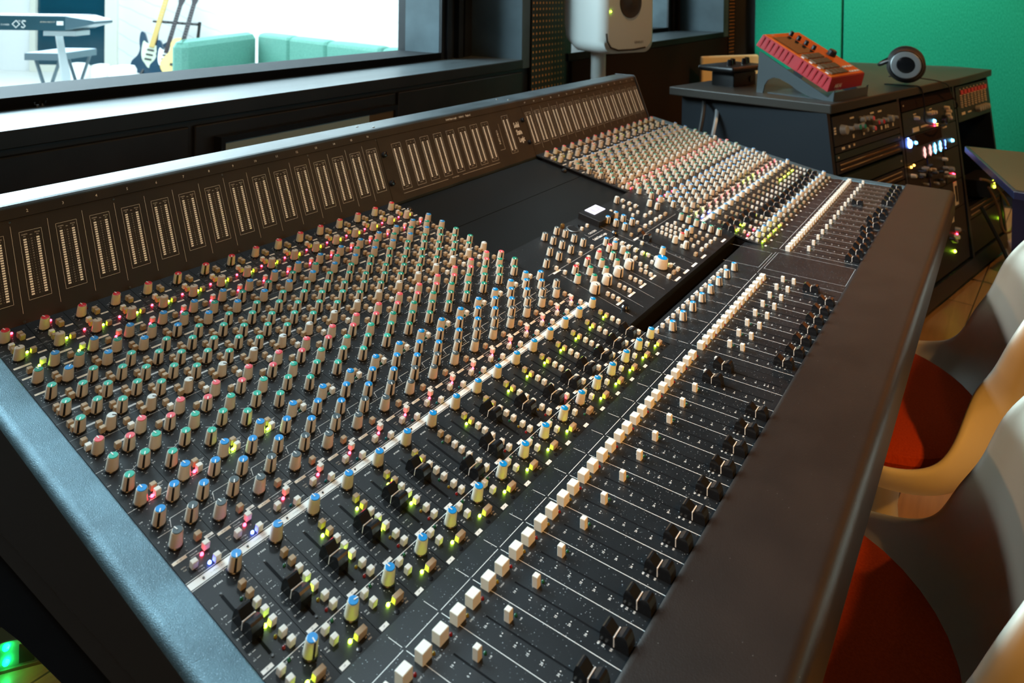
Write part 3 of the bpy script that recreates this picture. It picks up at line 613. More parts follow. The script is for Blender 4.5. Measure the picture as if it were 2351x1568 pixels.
def meter(centre=False):
    mb = MB(); z = .0004
    c, hw = (0.0, .30*P)
    t, b = (.0925, .0130) if not centre else (.0930, .0045)
    wd_ = .00035
    for q in ((-hw, t, hw, t), (hw, t, hw, b), (hw, b, -hw, b), (-hw, b, -hw, t)): mb.line(*q, wd_, 'ink_tan', None, z)
    n = 23 if not centre else 25
    for s_, xx in ((-1, -.175*P), (1, .175*P)):
        for k in range(n):
            y = .0825 - k*(.0640 if not centre else .0698)/(n-1)
            mb.box(xx-.0016, xx+.0016, y-.00092, y+.00092, 0, .0006, 'meter_led')
    lab = ['24', '23', '22', '21', '20', '19', '18', '15', '12', '9', '6', '3', '0', '3', '6', '9', '12', '15', '18', '21', '24', '27', '30', '36', '42']
    for k in range(n):
        y = .0825 - k*(.0640 if not centre else .0698)/(n-1)
        mb.text(lab[k], 0, y, .0019, 'ink_tan', None, z)
        for s_ in (-1, 1): mb.line(s_*.0028, y, s_*.0036, y, .0002, 'ink_tan', None, z)
    if not centre:
        mb.text('CHAN', -.175*P, .0888, .0023, 'ink_tan', None, z); mb.text('IN', -.175*P, .0862, .0023, 'ink_tan', None, z)
        mb.text('MON', .175*P, .0888, .0023, 'ink_tan', None, z); mb.text('IN', .175*P, .0862, .0023, 'ink_tan', None, z); mb.text('dBu', 0, .0872, .0018, 'ink_tan', None, z)
    else:
        mb.text('1', -.2*P, .0885, .0024, 'ink_tan', None, z); mb.text('dBu', 0, .0885, .0018, 'ink_tan', None, z); mb.text('2', .2*P, .0885, .0024, 'ink_tan', None, z)
        mb.line(-.004, .009, .004, .009, .0004, 'ink_tan', None, z)
    return mb
m1 = m2 = None
for i in range(32):
    x = (i+.5 if i < 16 else i+12.5)*P; M = MF @ Matrix.Translation((x, 0, 0)); par = MPN[0 if i < 16 else 2]
    if m1 is None: m1 = meter().build('level_meter', br, M).data
    else: link('level_meter', m1, br, M)
for x in (17.12, 18.13, 19.12, 20.12, 21.13, 22.13, 23.14, 24.13, 26.09):
    M = MF @ Matrix.Translation((x*P, 0 if x < 25 else .004, 0))
    if m2 is None: m2 = meter(True).build('level_meter', br, M).data
    else: link('level_meter', m2, br, M)
mb = MB()
for i in list(range(1, 16)) + list(range(29, 44)): mb.line(i*P, .0002, i*P, .1017, .0004, 'ink_tan', MF, .0004)
mb.line(16.8*P, -.002, 20.0*P, -.002, .0004, 'ink_tan', MF, .0004); mb.line(21.15*P, -.002, 24.45*P, -.002, .0004, 'ink_tan', MF, .0004); mb.text('BUS / MIX METERS', 20.6*P, -.002, .0026, 'ink_tan', MF, .0004)
mb.text('ORIGIN', 25.0*P, .053, .0078, 'ink_tan', MF, .0004, 'C', 1.25, 0, R(-90)); mb.line(25.32*P, .082, 25.28*P, .0232, .0004, 'ink_tan', MF, .0004); mb.line(25.28*P, .0232, 24.85*P, .0232, .0004, 'ink_tan', MF, .0004)
for i, t in enumerate(('Solid', 'State', 'Logic')): mb.text(t, (26.72+.06*i)*P, .0695-.0175*i, .0175, 'ink_tan', MF, .0004, 'L', .62, .03)
for x in (1.0, 4.01, 8.0, 12.0, 15.95, 31.0, 35.0, 39.0):
    for w in (.1068, -.009): mb.lathe([(.0016, 0), (.0016, .0005), (.0010, .0006)], 12, 'metal_dark', MF @ Matrix.Translation((x*P, w, 0)))
for x in (16.18, 27.70):
    for w in (.0766, .0223): mb.lathe([(.0052, 0), (.0055, .004), (.0045, .0075), (.002, .008)], 18, 'black_gloss', MF @ Matrix.Translation((x*P, w, 0)))
mb.build('printed_legend', br)
mb = MB()
for x, y in ((15.9, .118), (16.35, .092), (27.2, .118), (27.5, .092)): mb.lathe([(.0028, 1.0126), (.0026, 1.0138), (.001, 1.0142)], 12, 'metal', Matrix.Translation((x*P, y, 0)))
mb.build('top_screws', br)
for xx in (-.006, 44*P+.002):
    mb = MB(); mb.prism([fpt(-.02, .002), fpt(.1225, .004), (.0755, 1.0145), (.141, 1.0145), (.158, .84), (.03, .85)], xx, xx+.004, 'metal_dark'); mb.build('end_plate', br, bevel=.0008)

# ---- side trims: cheek profile in YZ
def cheek(x_in, x_out):
    s = 1 if x_out > x_in else -1
    mb = MB(); n = 7; r = .008
    path = [(.152, .866), (.145, .874), (.03, .8765)] + [V_(v) for v in (-.5, 1, 3, 5, 7, 9, 11, 12.6)] + [(yb-.012, zb-.0005), (-.545, ZF), (-.60, ZF+.0002), (-.684, ZF)]
    path = [(a, b + .0010) for a, b in path]
    prof = [(0, -.012), (0, 0.0), (.0006, .0006), (.0016, .0006)]
    Wd = abs(x_out-x_in)
    prof.append((Wd-r-.001, .0006))
    for k in range(n+1): an = math.pi/2*k/n; prof.append((Wd-r+r*math.sin(an), -r+r*math.cos(an)+.0006))
    prof.append((Wd, -r-.001))
    prof.append((Wd, None)); vs = []; L = len(prof)
    for y, z in path:
        for dx, dz in prof: vs.append((x_in + s*dx, y, (z+dz) if dz is not None else .7515))
    fs = []
    for i in range(len(path)-1):
        for j in range(L-1):
            f = (i*L+j, i*L+j+1, (i+1)*L+j+1, (i+1)*L+j)
            fs.append(f if s < 0 else f[::-1])
    fs.append(tuple(range(L))); fs.append(tuple(range((len(path)-1)*L, len(path)*L)))
    k0 = 0
    mb.add(vs, fs, 'trim_paint_sheen', None, True)
    si = mb.mid('trim_side')
    for i in range(len(path)-1): mb.mi[i*(L-1)+L-2] = si
    return mb
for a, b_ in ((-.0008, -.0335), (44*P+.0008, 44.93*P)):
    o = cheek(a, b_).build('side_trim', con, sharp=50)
    mb = MB(); s = -1 if b_ < a else 1
    x0, x1 = sorted((a+s*.004, b_-s*.0005))
    mb.prism([(.15, .728), (.15, .7498), (-.684, .7498), (-.684, .728)], x0, x1, 'trim_side')
    mb.prism([(.14, .60), (.14, .728), (-.684, .728), (-.684, .722), (-.15, .66)], x0+.004, x1-.004, 'chassis'); mb.build('side_skirt', con)
# ---- armrest
arm = [(-.683, .76), (-.683, ZF+.0035), (-.6855, ZF+.0050), (-.6880, ZF+.0050)]
cx_, cz_, rr_ = -.779, ZF-.0085, .0135
arm.append((cx_+.002, cz_+rr_))
for k in range(0, 11):
    an = R(90 + 9*k*1.0); arm.append((cx_ + rr_*math.cos(an), cz_ + rr_*math.sin(an)))
arm += [(-.7925, cz_-.002), (-.7925, .735), (-.785, .726), (-.69, .724)]
mb = MB(); mb.prism(arm, -.036, 44.96*P, 'leather', smooth=True)
mb.build('armrest', con, sharp=40)
# legs
mb = MB()
for x in (0.10, 1.62):
    mb = MB(); mb.box(x, x+.06, -.50, .10, 0.0, .05, 'chassis'); mb.box(x+.01, x+.05, -.25, -.02, .05, .70, 'chassis'); mb.build('leg', con)
# ================================================================== ROOM
noisy(mat('wall_black', (0.012, 0.013, 0.015), 0.45), (0.008, 0.009, 0.010), (0.016, 0.017, 0.019), (6, 6, 6), bump=0.1)
noisy(mat('sill_top_sheen', (0.02, 0.022, 0.025), 0.40), (0.040, 0.050, 0.054), (0.065, 0.08, 0.085), (3, 14, 3), bump=0.05)  # window reflection on the black sill put into this paler top colour
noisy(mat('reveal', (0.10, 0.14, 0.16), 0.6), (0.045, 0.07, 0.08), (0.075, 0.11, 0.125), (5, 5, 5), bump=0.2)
mat('tunnel_black', (0.014, 0.016, 0.018), 0.75, spec=0.15); mat('lower_brown', (0.022, 0.009, 0.006), 0.8, spec=0.1)
mat('white_wall', (0.86, 0.88, 0.88), 0.7); mat('live_floor', (0.75, 0.75, 0.72), 0.4)
mat('dark_wall', (0.03, 0.026, 0.022), 0.7); mat('warm_wall', (0.05, 0.038, 0.028), 0.8); mat('wood_wall', (0.30, 0.13, 0.05), 0.6)
def fabric(name, c1, c2, sc_):
    m = mat(name, c1, 0.9, spec=0.2); noisy(m, c1, c2, (sc_, sc_, sc_*0.25), 8, 0.4, 0.001, .3, .7); return m
fabric('green_fabric', (0.0, 0.19, 0.105), (0.012, 0.29, 0.18), 260)
m = mat('wood_floor', (0.3, 0.17, 0.07), 0.4)
b = m.node_tree.nodes['Principled BSDF']; p = posn(m); mp = nd(m, 'ShaderNodeMapping'); mp.inputs['Rotation'].default_value = (0, 0, R(4)); lk(m, p, mp.inputs['Vector'])
bk = nd(m, 'ShaderNodeTexBrick'); bk.inputs['Scale'].default_value = 1.0; bk.inputs['Brick Width'].default_value = 1.3; bk.inputs['Row Height'].default_value = 0.14; bk.inputs['Mortar Size'].default_value = 0.0025
bk.inputs['Color1'].default_value = (0.34, 0.19, 0.08, 1); bk.inputs['Color2'].default_value = (0.27, 0.14, 0.055, 1); bk.inputs['Mortar'].default_value = (0.05, 0.03, 0.015, 1); lk(m, mp.outputs[0], bk.inputs['Vector'])
mp2 = nd(m, 'ShaderNodeMapping'); mp2.inputs['Scale'].default_value = (2, 30, 1); lk(m, p, mp2.inputs['Vector']); ns = nd(m, 'ShaderNodeTexNoise'); ns.inputs['Scale'].default_value = 2; ns.inputs['Detail'].default_value = 6; lk(m, mp2.outputs[0], ns.inputs['Vector'])
mr = nd(m, 'ShaderNodeMapRange'); mr.inputs['To Min'].default_value = 0.6; mr.inputs['To Max'].default_value = 1.35; lk(m, ns.outputs['Fac'], mr.inputs['Value'])
mx = nd(m, 'ShaderNodeMix'); mx.data_type = 'RGBA'; mx.blend_type = 'MULTIPLY'; mx.inputs['Factor'].default_value = 1; lk(m, bk.outputs['Color'], mx.inputs[6]); lk(m, mr.outputs[0], mx.inputs[7]); lk(m, mx.outputs[2], b.inputs['Base Color'])
# perforated panel: grid of brass-edged holes
m = mat('perforated', (0.012, 0.011, 0.01), 0.5)
b = m.node_tree.nodes['Principled BSDF']; tc = nd(m, 'ShaderNodeTexCoord'); mp = nd(m, 'ShaderNodeMapping'); mp.inputs['Scale'].default_value = (1/0.026, 1, 1/0.0253); lk(m, tc.outputs['Object'], mp.inputs['Vector'])
vf = nd(m, 'ShaderNodeVectorMath'); vf.operation = 'FRACTION'; lk(m, mp.outputs[0], vf.inputs[0]); vs_ = nd(m, 'ShaderNodeVectorMath'); vs_.operation = 'SUBTRACT'; vs_.inputs[1].default_value = (.5, 0, .5); lk(m, vf.outputs[0], vs_.inputs[0])
vm = nd(m, 'ShaderNodeVectorMath'); vm.operation = 'MULTIPLY'; vm.inputs[1].default_value = (1, 0, 1); lk(m, vs_.outputs[0], vm.inputs[0]); vl = nd(m, 'ShaderNodeVectorMath'); vl.operation = 'LENGTH'; lk(m, vm.outputs[0], vl.inputs[0])
lt = nd(m, 'ShaderNodeMath'); lt.operation = 'LESS_THAN'; lt.inputs[1].default_value = 0.2; lk(m, vl.outputs['Value'], lt.inputs[0])
mx = nd(m, 'ShaderNodeMix'); mx.data_type = 'RGBA'; lk(m, lt.outputs[0], mx.inputs['Factor']); mx.inputs[6].default_value = (.012, .011, .010, 1); mx.inputs[7].default_value = (.65, .27, .06, 1); lk(m, mx.outputs[2], b.inputs['Base Color'])
# glass
m = mat('glass', (1, 1, 1), 0.0); nt = m.node_tree; out = nt.nodes['Material Output']
tr = nd(m, 'ShaderNodeBsdfTransparent'); gl = nd(m, 'ShaderNodeBsdfGlossy'); gl.inputs['Roughness'].default_value = 0.02; fr_ = nd(m, 'ShaderNodeFresnel'); fr_.inputs['IOR'].default_value = 1.45
ms = nd(m, 'ShaderNodeMixShader'); gb = nd(m, 'ShaderNodeNewGeometry'); iv = nd(m, 'ShaderNodeMath'); iv.operation = 'SUBTRACT'; iv.inputs[0].default_value = 1.0; lk(m, gb.outputs['Backfacing'], iv.inputs[1]); mf_ = nd(m, 'ShaderNodeMath'); mf_.operation = 'MULTIPLY'; lk(m, fr_.outputs[0], mf_.inputs[0]); lk(m, iv.outputs[0], mf_.inputs[1]); lk(m, mf_.outputs[0], ms.inputs[0]); lk(m, tr.outputs[0], ms.inputs[1]); lk(m, gl.outputs[0], ms.inputs[2]); lk(m, ms.outputs[0], out.inputs['Surface'])

MW = Matrix.Translation((.2333, .6493, 0)) @ Matrix.Rotation(R(1.76), 4, 'Z')
def wbox(*a, **k): mb = MB(); mb.box(*a, **k); return mb
S0 = -3.3
struct('floor', wbox(-3.2, 5.2, -3.8, 1.2, -.05, 0, 'wood_floor'))
struct('ceiling', wbox(-3.2, 5.2, -3.8, .62, 2.75, 2.8, 'warm_wall'))
struct('wall_back', wbox(-3.2, 5.2, -3.9, -3.8, 0, 2.75, 'warm_wall'))
struct('wall_left', wbox(-3.3, -3.2, -3.8, .6, 0, 2.75, 'dark_wall'))
struct('wall_right', wbox(5.0, 5.1, -3.8, 1.0, 0, 2.75, 'dark_wall'))
mb = MB()
mb.box(S0, 4.78, .012, .48, 0, .964, 'wall_black', MW)
mb.box(S0, 4.78, 0.0, .48, 2.35, 2.75, 'wall_black', MW)
mb.box(1.62, 1.88, .25, .48, .964, 2.35, 'wall_black', MW); mb.box(1.82, 1.88, 0.0, .25, .964, 2.35, 'reveal', MW)
for i, (a, b_) in enumerate(((1.64, .235), (1.70, .225), (1.76, .24))): mb.box(a, a+.03, b_, .25, 1.0, 2.35, 'wall_black', MW)
mb.box(1.619, 1.6205, .262, .44, 1.024, 2.35, 'reveal', MW)
mb.box(1.88, 2.24, 0.004, .48, .964, 2.35, 'wall_black', MW)
mb.box(4.27, 4.60, .33, .48, .964, 2.35, 'wall_black', MW); mb.box(4.48, 4.60, 0, .33, .964, 2.35, 'reveal', MW); mb.box(4.269, 4.2705, .34, .478, 1.02, 2.35, 'reveal', MW)
mb.box(4.32, 4.36, .315, .33, 1.0, 2.35, 'lower_brown', MW); mb.box(4.40, 4.44, .305, .33, 1.0, 2.35, 'lower_brown', MW)
mb.box(4.60, 4.80, 0, .48, 0, 2.35, 'wall_black', MW)
# raised panels below the sill
for a, b_ in ((-3.2, -1.6), (-1.58, .385), (.40, 1.085), (1.10, 1.83)): mb.box(a, b_, .0, .014, .04, .950, 'wall_black', MW, c=.004)
mb.box(2.24, 4.58, -.002, .014, .02, .962, 'lower_brown', MW)
struct('wall_front', mb)
mb = MB(); mb.box(S0, 1.825, -.004, .255, .9645, .9985, 'wall_black', MW, c=.002, cb=True); mb.box(S0, 1.824, -.002, .255, .9985, 1.0, 'sill_top_sheen', MW); struct('trim_1', mb)
mb = MB(); mb.box(2.20, 4.485, -.004, .335, .9645, .9985, 'tunnel_black', MW, c=.002, cb=True); mb.box(2.20, 4.484, -.002, .335, .9985, 1.0, 'sill_top_sheen', MW); struct('trim_2', mb)
mb = MB(); mb.box(0, .27, -.006, .004, 0, 2.35, 'perforated'); struct('trim_3', mb, M=MW @ Matrix.Translation((1.885, 0, 0)))
mb = MB(); mb.box(0, .13, -.006, .004, 0, 2.35, 'perforated'); struct('trim_4', mb, M=MW @ Matrix.Translation((4.60, 0, 0)))
for i, (a, b_, d0) in enumerate(((S0, 1.62, .25), (2.24, 4.27, .33))):
    mb = MB(); mb.box(a, b_, d0, .48, .99, 1.024, 'tunnel_black', MW); mb.box(a, b_, d0, d0+.010, .99, 1.027, 'tunnel_black', MW)
    w = struct('window_%d' % (i+1), mb)
    mb = MB(); mb.box(a, b_, .442, .446, 1.024, 2.35, 'glass', MW); mb.build('pane', w)
# green acoustic wall panels
def gpanel(n, y0, y1): return struct('wall_green_%d' % n, wbox(4.90, 4.95, y0, y1, .12, 1.42, 'green_fabric', c=.004))
gp1 = gpanel(1, .048, .62); gp2 = gpanel(2, -1.45, .034); mb = MB(); mb.box(4.93, 4.98, -3.7, -1.47, .1, 2.7, 'wood_wall'); mb.box(4.93, 4.98, -1.45, .70, 1.43, 2.7, 'wood_wall'); struct('trim_5', mb)
# framed panel below the window; its split reflection is put into two colours
mat('board_refl_grey', (0.30, 0.42, 0.43), 0.35); mat('board_brown', (0.12, 0.085, 0.04), 0.3); mat('frame_black', (0.01, 0.011, 0.012), 0.3)
t = thing('framed_board', tuple(MW @ Vector((.75, -.02, 0))), 'black framed flat board with a grey and brown reflection in its colours, leaning against the wall below the window', 'board')
mb = MB()
for q in ((.446, 1.060, .905, .919), (.446, 1.060, .0, .014), (.446, .458, .014, .905), (1.048, 1.060, .014, .905)): mb.box(q[0], q[1], -.034, -.006, q[2], q[3], 'frame_black', MW)
mb.build('frame', t); mb = MB(); mb.box(.458, .945, -.026, -.008, .014, .905, 'board_refl_grey', MW); mb.box(.945, 1.048, -.026, -.008, .014, .905, 'board_brown', MW); mb.build('board', t)
# wing nuts on the sill
for i, (x, y, a) in enumerate(((.3445, .7865, 20), (.3520, .8000, 70))):
    pass
# ================================================================== LIVE ROOM beyond the glass
def hp(u, depth): q = at(u, 0, depth); return Vector((q.x, q.y, 0))
struct('floor_studio', wbox(-6, 9, 1.14, 14, -.05, -.001, 'live_floor'))
c0 = hp(275, 10.6); c1 = hp(-700, 10.6); c2 = hp(1500, 8.0)
def wallseg(n, a, b_, m='white_wall'):
    d = (b_-a); L = d.length; M = Matrix.Translation(a) @ Matrix.Rotation(math.atan2(d.y, d.x), 4, 'Z'); mb = MB(); mb.box(0, L, 0, .1, 0, 3.4, m, M); return struct(n, mb)
m = mat('lined_wall', (0.85, 0.87, 0.87), 0.7)
b = m.node_tree.nodes['Principled BSDF']; p = posn(m); mp = nd(m, 'ShaderNodeMapping'); mp.inputs['Rotation'].default_value = (0, R(40), 0); lk(m, p, mp.inputs['Vector'])
wv = nd(m, 'ShaderNodeTexWave'); wv.inputs['Scale'].default_value = 2.2; wv.inputs['Distortion'].default_value = 1.5; lk(m, mp.outputs[0], wv.inputs['Vector'])
rp = nd(m, 'ShaderNodeValToRGB'); rp.color_ramp.elements[0].position = 0.0; rp.color_ramp.elements[0].color = (.6, .62, .64, 1); rp.color_ramp.elements[1].position = 0.012; rp.color_ramp.elements[1].color = (.85, .87, .87, 1); lk(m, wv.outputs['Fac'], rp.inputs[0]); lk(m, rp.outputs[0], b.inputs['Base Color'])
wallseg('wall_studio_far', c0, c1); wallseg('wall_studio_right', c2, c0, 'lined_wall'); wallseg('wall_studio_end', hp(1500, 8.0) + Vector((2.5, -5, 0)), c2)
struct('ceiling_studio', wbox(-6, 9, 1.2, 14, 3.4, 3.45, 'white_wall'))
vd = Vector((math.cos(YAW), math.sin(YAW), 0)); vr = Vector((vd.y, -vd.x, 0))
def VM(u, depth, z=0): # frame at a point of the live room: x to the right, y away, z up
    q = hp(u, depth); return Matrix(((vr.x, vd.x, 0, q.x), (vr.y, vd.y, 0, q.y), (0, 0, 1, z), (0, 0, 0, 1)))
mat('night_glass', (0.005, 0.05, 0.08), 0.12); mat('win_frame', (0.72, 0.72, 0.64), 0.5)
M = VM(169, 10.5); px = 10.5/F_
mb = MB()
for a, b_, z0, z1 in ((-92, -79, .0, 2.6), (79, 106, .0, 2.6)): mb.box(a*px, b_*px, -.08, .0, z0, z1, 'win_frame', M)
mb.box(-79*px, 79*px, -.08, 0, 0.0, .10, 'win_frame', M)
w3 = struct('window_3', mb); mb = MB(); mb.box(-79*px, 79*px, -.03, -.01, .10, 2.6, 'night_glass', M)
for z in (.35, .62, .9, 1.2, 1.5): mb.box(-79*px, 79*px, -.035, -.03, z, z+.02, 'night_glass', M)
mb.build('pane', w3)
# keyboard on a white stand
mat('kb_body', (0.022, 0.075, 0.10), 0.35); mat('kb_top', (0.10, 0.16, 0.19), 0.25); mat('kb_end', (0.07, 0.13, 0.16), 0.4); mat('white_metal', (0.62, 0.68, 0.70), 0.4)
D = 4.6; px = D/F_
M = VM(203, D, .985); t = thing('stage_keyboard', tuple(M.translation), 'dark blue grey stage keyboard seen from behind through the window', 'keyboard')
mb = MB(); mb.box(-1.25, -52*px, 0, .34, -.005, .088, 'kb_body', M, c=.006); mb.box(-1.25, -60*px, .004, .33, .0881, .0895, 'kb_top', M)
mb.text('OS', -143*px, .035, .075, 'ink', M @ Matrix.Rotation(R(90), 4, 'X'), .0025, 'R'); mb.text('USB  MIDI', -153*px, .055, .014, 'ink', M @ Matrix.Rotation(R(90), 4, 'X'), .0025); mb.text('POWER', -190*px, .03, .016, 'ink', M @ Matrix.Rotation(R(90), 4, 'X'), .0025)
mb.text('AUDIO IN/OUT', -93*px, .05, .014, 'ink_tan', M @ Matrix.Rotation(R(90), 4, 'X'), .0025); mb.box(-72*px, -57*px, -.003, 0, .03, .056, 'ink', M); mb.build('body', t)
mb = MB(); mb.prism([(0, 0.0), (0, .088), (.34, .088), (.34, 0)], -54*px, -53*px, 'kb_end', M)
e0 = [(0, .0), (0, .086), (.34, .086), (.34, 0)]; e1 = [(.05, .03), (.05, .062), (.29, .062), (.29, .03)]
vs = [(-53*px, y, z) for y, z in e0] + [(-8*px, y, z) for y, z in e1] + [(0, y*.9+.02, z*.5+.022) for y, z in e1]
fs = [(i, (i+1) % 4, 4+(i+1) % 4, 4+i) for i in range(4)] + [(4+i, 4+(i+1) % 4, 8+(i+1) % 4, 8+i) for i in range(4)] + [(8, 9, 10, 11)]
mb.add(vs, fs, 'kb_end', M); mb.build('end_cap', t, bevel=.004)
M = VM(125, D+.1, 0); t = thing('keyboard_stand', tuple(M.translation), 'white metal column stand carrying the dark stage keyboard', 'stand')
mb = MB(); mb.box(-22*px, 55*px, -.02, .14, .94, .975, 'white_metal', M, c=.006); mb.build('top_plate', t)
mb = MB(); mb.tube([(0, .05, .94), (.02, .05, .82), (.045, .05, .68), (.05, .05, .3), (.05, .05, .05)], [.026, .027, .034, .045, .05], 'white_metal', 4, M); mb.build('column', t)
mb = MB(); mb.box(-.25, .35, -.25, .35, 0, .05, 'white_metal', M, c=.01); mb.build('foot', t)
# folding table behind the keyboard
D = 6.0; px = D/F_; M = VM(130, D, 0); t = thing('side_table', tuple(M.translation), 'low dark edged table with pale blue top and crossed legs behind the keyboard stand', 'table')
mat('pale_blue', (0.45, 0.62, 0.75), 0.3); mat('grey_blue', (0.10, 0.15, 0.18), 0.5)
mb = MB(); mb.box(-70*px, 14*px, -.02, .50, .64, .70, 'grey_blue', M, c=.005); mb.box(-68*px, 12*px, -.01, .49, .7001, .702, 'pale_blue', M); mb.build('tabletop', t)
for s_ in (-1, 1):
    for yy in (.05, .48): mb = MB(); mb.tube([((-28+s_*28)*px, yy, .64), ((-28-s_*28)*px, yy, 0.015)], .014, 'grey_blue', 8, M); mb.build('leg', t)
# sofa sections
mat('sofa_teal', (0.10, 0.30, 0.25), 0.85); noisy(MATS['sofa_teal'], (0.12, 0.32, 0.26), (0.16, 0.38, 0.31), (60, 60, 60)); mat('sofa_light', (0.25, 0.60, 0.54), 0.85)
def seg(name, a, b_, h, th, label, grp, side=1):
    d = b_-a; L = d.length; M = Matrix.Translation(a) @ Matrix.Rotation(math.atan2(d.y, d.x), 4, 'Z')
    t = thing(name, tuple((a+b_)/2), label, 'sofa', grp)
    mb = MB(); mb.box(.008, L-.008, 0, th, .12, h, 'sofa_teal', M, c=.045, cb=True); mb.build('backrest', t, bevel=.01)
    mb = MB(); mb.box(.01, L-.01, -side*.0 - .62 if side > 0 else th, 0 if side > 0 else th+.62, .14, .44, 'sofa_teal', M, c=.04, cb=True); mb.build('seat', t)
    for xx in (.06, L-.1): mb = MB(); mb.box(xx, xx+.04, .02, .06, 0, .13, 'white_metal', M); mb.build('leg', t)
    return t
A = hp(428, 6.6); B = hp(592, 7.98)
d = B-A; M = Matrix.Translation(A) @ Matrix.Rotation(math.atan2(d.y, d.x), 4, 'Z')
t = thing('sofa_section', tuple(A), 'tall teal end section of the corner sofa right of the guitars', 'sofa', 'teal corner sofa sections')
mb = MB(); mb.box(0, d.length, 0, .16, .12, .775, 'sofa_teal', M, c=.07, cb=True); mb.build('backrest', t, bevel=.01); mb = MB(); mb.box(.02, d.length-.95, -.45, .0, .12, .44, 'sofa_teal', M, c=.04); mb.build('seat', t)
pts = [(590, 7.95), (662, 7.42), (747, 6.9), (872, 6.28), (1010, 5.75)]
lbs = ['teal sofa section in the corner, next to the tall end section', 'second teal sofa section from the corner', 'third teal sofa section from the corner', 'teal sofa section partly hidden by the window frame']
for i in range(4): seg('sofa_section', hp(*pts[i]), hp(*pts[i+1]), .77-.004*i, .17, lbs[i], 'teal corner sofa sections')
# guitars
mat('navy', (0.012, 0.045, 0.08), 0.25); mat('cream', (0.62, 0.68, 0.52), 0.4); mat('maple', (0.55, 0.38, 0.12), 0.4); mat('spruce', (0.72, 0.55, 0.22), 0.35); mat('rosewood', (0.03, 0.025, 0.03), 0.4); mat('pearl', (0.8, 0.84, 0.86), 0.3)
def spline(pts, n=5):
    out = []; N = len(pts)
    for i in range(N):
        p0, p1, p2, p3 = [Vector(pts[(i+j-1) % N]) for j in range(4)]
        for k in range(n):
            t_ = k/n; out.append(tuple(.5*((2*p1)+(-p0+p2)*t_+(2*p0-5*p1+4*p2-p3)*t_**2+(-p0+3*p1-3*p2+p3)*t_**3)))
    return out
EL = [(0, -.02), (.10, -.01), (.165, .06), (.15, .15), (.105, .21), (.115, .29), (.165, .36), (.14, .375), (.07, .31), (.03, .30), (-.03, .30), (-.06, .33), (-.115, .42), (-.155, .42), (-.145, .33), (-.115, .24), (-.12, .17), (-.16, .09), (-.13, .01)]
AC = [(0, 0), (.12, .01), (.19, .08), (.195, .17), (.145, .26), (.13, .31), (.145, .39), (.12, .455), (.05, .48), (-.05, .48), (-.12, .455), (-.145, .39), (-.13, .31), (-.145, .26), (-.195, .17), (-.19, .08), (-.12, .01)]
def guitar(u, depth, lean, label, body, outline, top, guard, neckm, turn=0, sc_=1.0):
    M = VM(u, depth, .13) @ Matrix.Rotation(R(turn), 4, 'Z') @ Matrix.Rotation(R(lean), 4, 'Y') @ Matrix.Rotation(R(-12), 4, 'X') @ Matrix.Rotation(R(90), 4, 'X') @ Matrix.Scale(sc_, 4)
    t = thing('guitar', tuple(M.translation), label, 'guitar', 'guitars on the floor stand')
    th = .10 if outline is AC else .045
    mb = MB(); mb.plate(spline(outline), -th, 0, body, M); bo = mb.build('body', t, bevel=.004)
    mb = MB()
    if outline is AC: mb.plate(spline([(a*.97, .005+b_*.98) for a, b_ in AC]), 0, .002, top, M); mb.lathe([(.05, .002), (.05, .003)], 24, 'rosewood', M @ Matrix.Translation((0, .31, 0))); mb.box(-.08, .08, .12, .15, .002, .012, 'rosewood', M)
    else:
        mb.plate(spline([(.03, .06), (.09, .09), (.10, .17), (.06, .22), (.07, .30), (.02, .31), (-.06, .32), (-.10, .33), (-.09, .22), (-.06, .14), (-.02, .10)]), 0, .003, guard, M)
        for yy in (.14, .19, .24): mb.box(-.035, .035, yy, yy+.018, .003, .010, 'rosewood', M)
    mb.build('pickguard' if outline is EL else 'soundboard', t)
    mb = MB(); y0 = .28 if outline is EL else .40; mb.box(-.026, .026, y0, .93, .0, .02, neckm, M, c=.004)
    for k in range(12): yy = .90-.035*k; mb.box(-.024, .024, yy, yy+.002, .02, .0208, 'metal', M)
    mb.build('neck', t)
    mb = MB(); mb.plate([(-.026, .93), (.026, .93), (.042, 1.0), (.035, 1.10), (-.02, 1.12), (-.04, 1.0)], -.004, .012, neckm, M)
    for k in range(3):
        for s_ in (-1, 1): mb.box(s_*.045-.008, s_*.045+.008, .97+.04*k, .985+.04*k, 0, .01, 'metal', M)
    mb.build('headstock', t)
guitar(332, 9.4, 12, 'dark blue electric guitar with cream pickguard and maple neck, leftmost on the stand', 'navy', EL, None, 'cream', 'maple', 8, 1.22)
guitar(368, 9.25, 11, 'dark guitar with white pickguard, in the middle of the stand', 'navy', EL, None, 'pearl', 'rosewood', 0, 1.0)
guitar(400, 9.1, 11, 'acoustic guitar with yellow top, nearest the teal sofa', 'maple', AC, 'spruce', None, 'rosewood', 5, 1.02)
M = VM(402, 9.6, 0); px = 9.6/F_; t = thing('guitar_stand', tuple(M.translation), 'black folding rack stand holding three guitars by their necks', 'stand')
mb = MB(); mb.tube([(-46*px, .1, .79), (50*px, .1, .755)], .018, 'black', 8, M)
for k in range(9): mb.tube([((-44+11*k)*px, .1, .785-.004*k), ((-44+11*k)*px, -.06, .80-.004*k)], .014, 'black', 6, M)
mb.build('neck_rail', t)
for s_ in (-46, 50):
    mb = MB(); mb.tube([(s_*px, .1, .79), ((s_-8)*px, .12, .45), ((s_-10)*px, .22, .015)], .022, 'black', 8, M); mb.tube([((s_-8)*px, .12, .45), ((s_-10)*px, -.3, .06)], .016, 'black', 8, M); mb.build('leg', t)
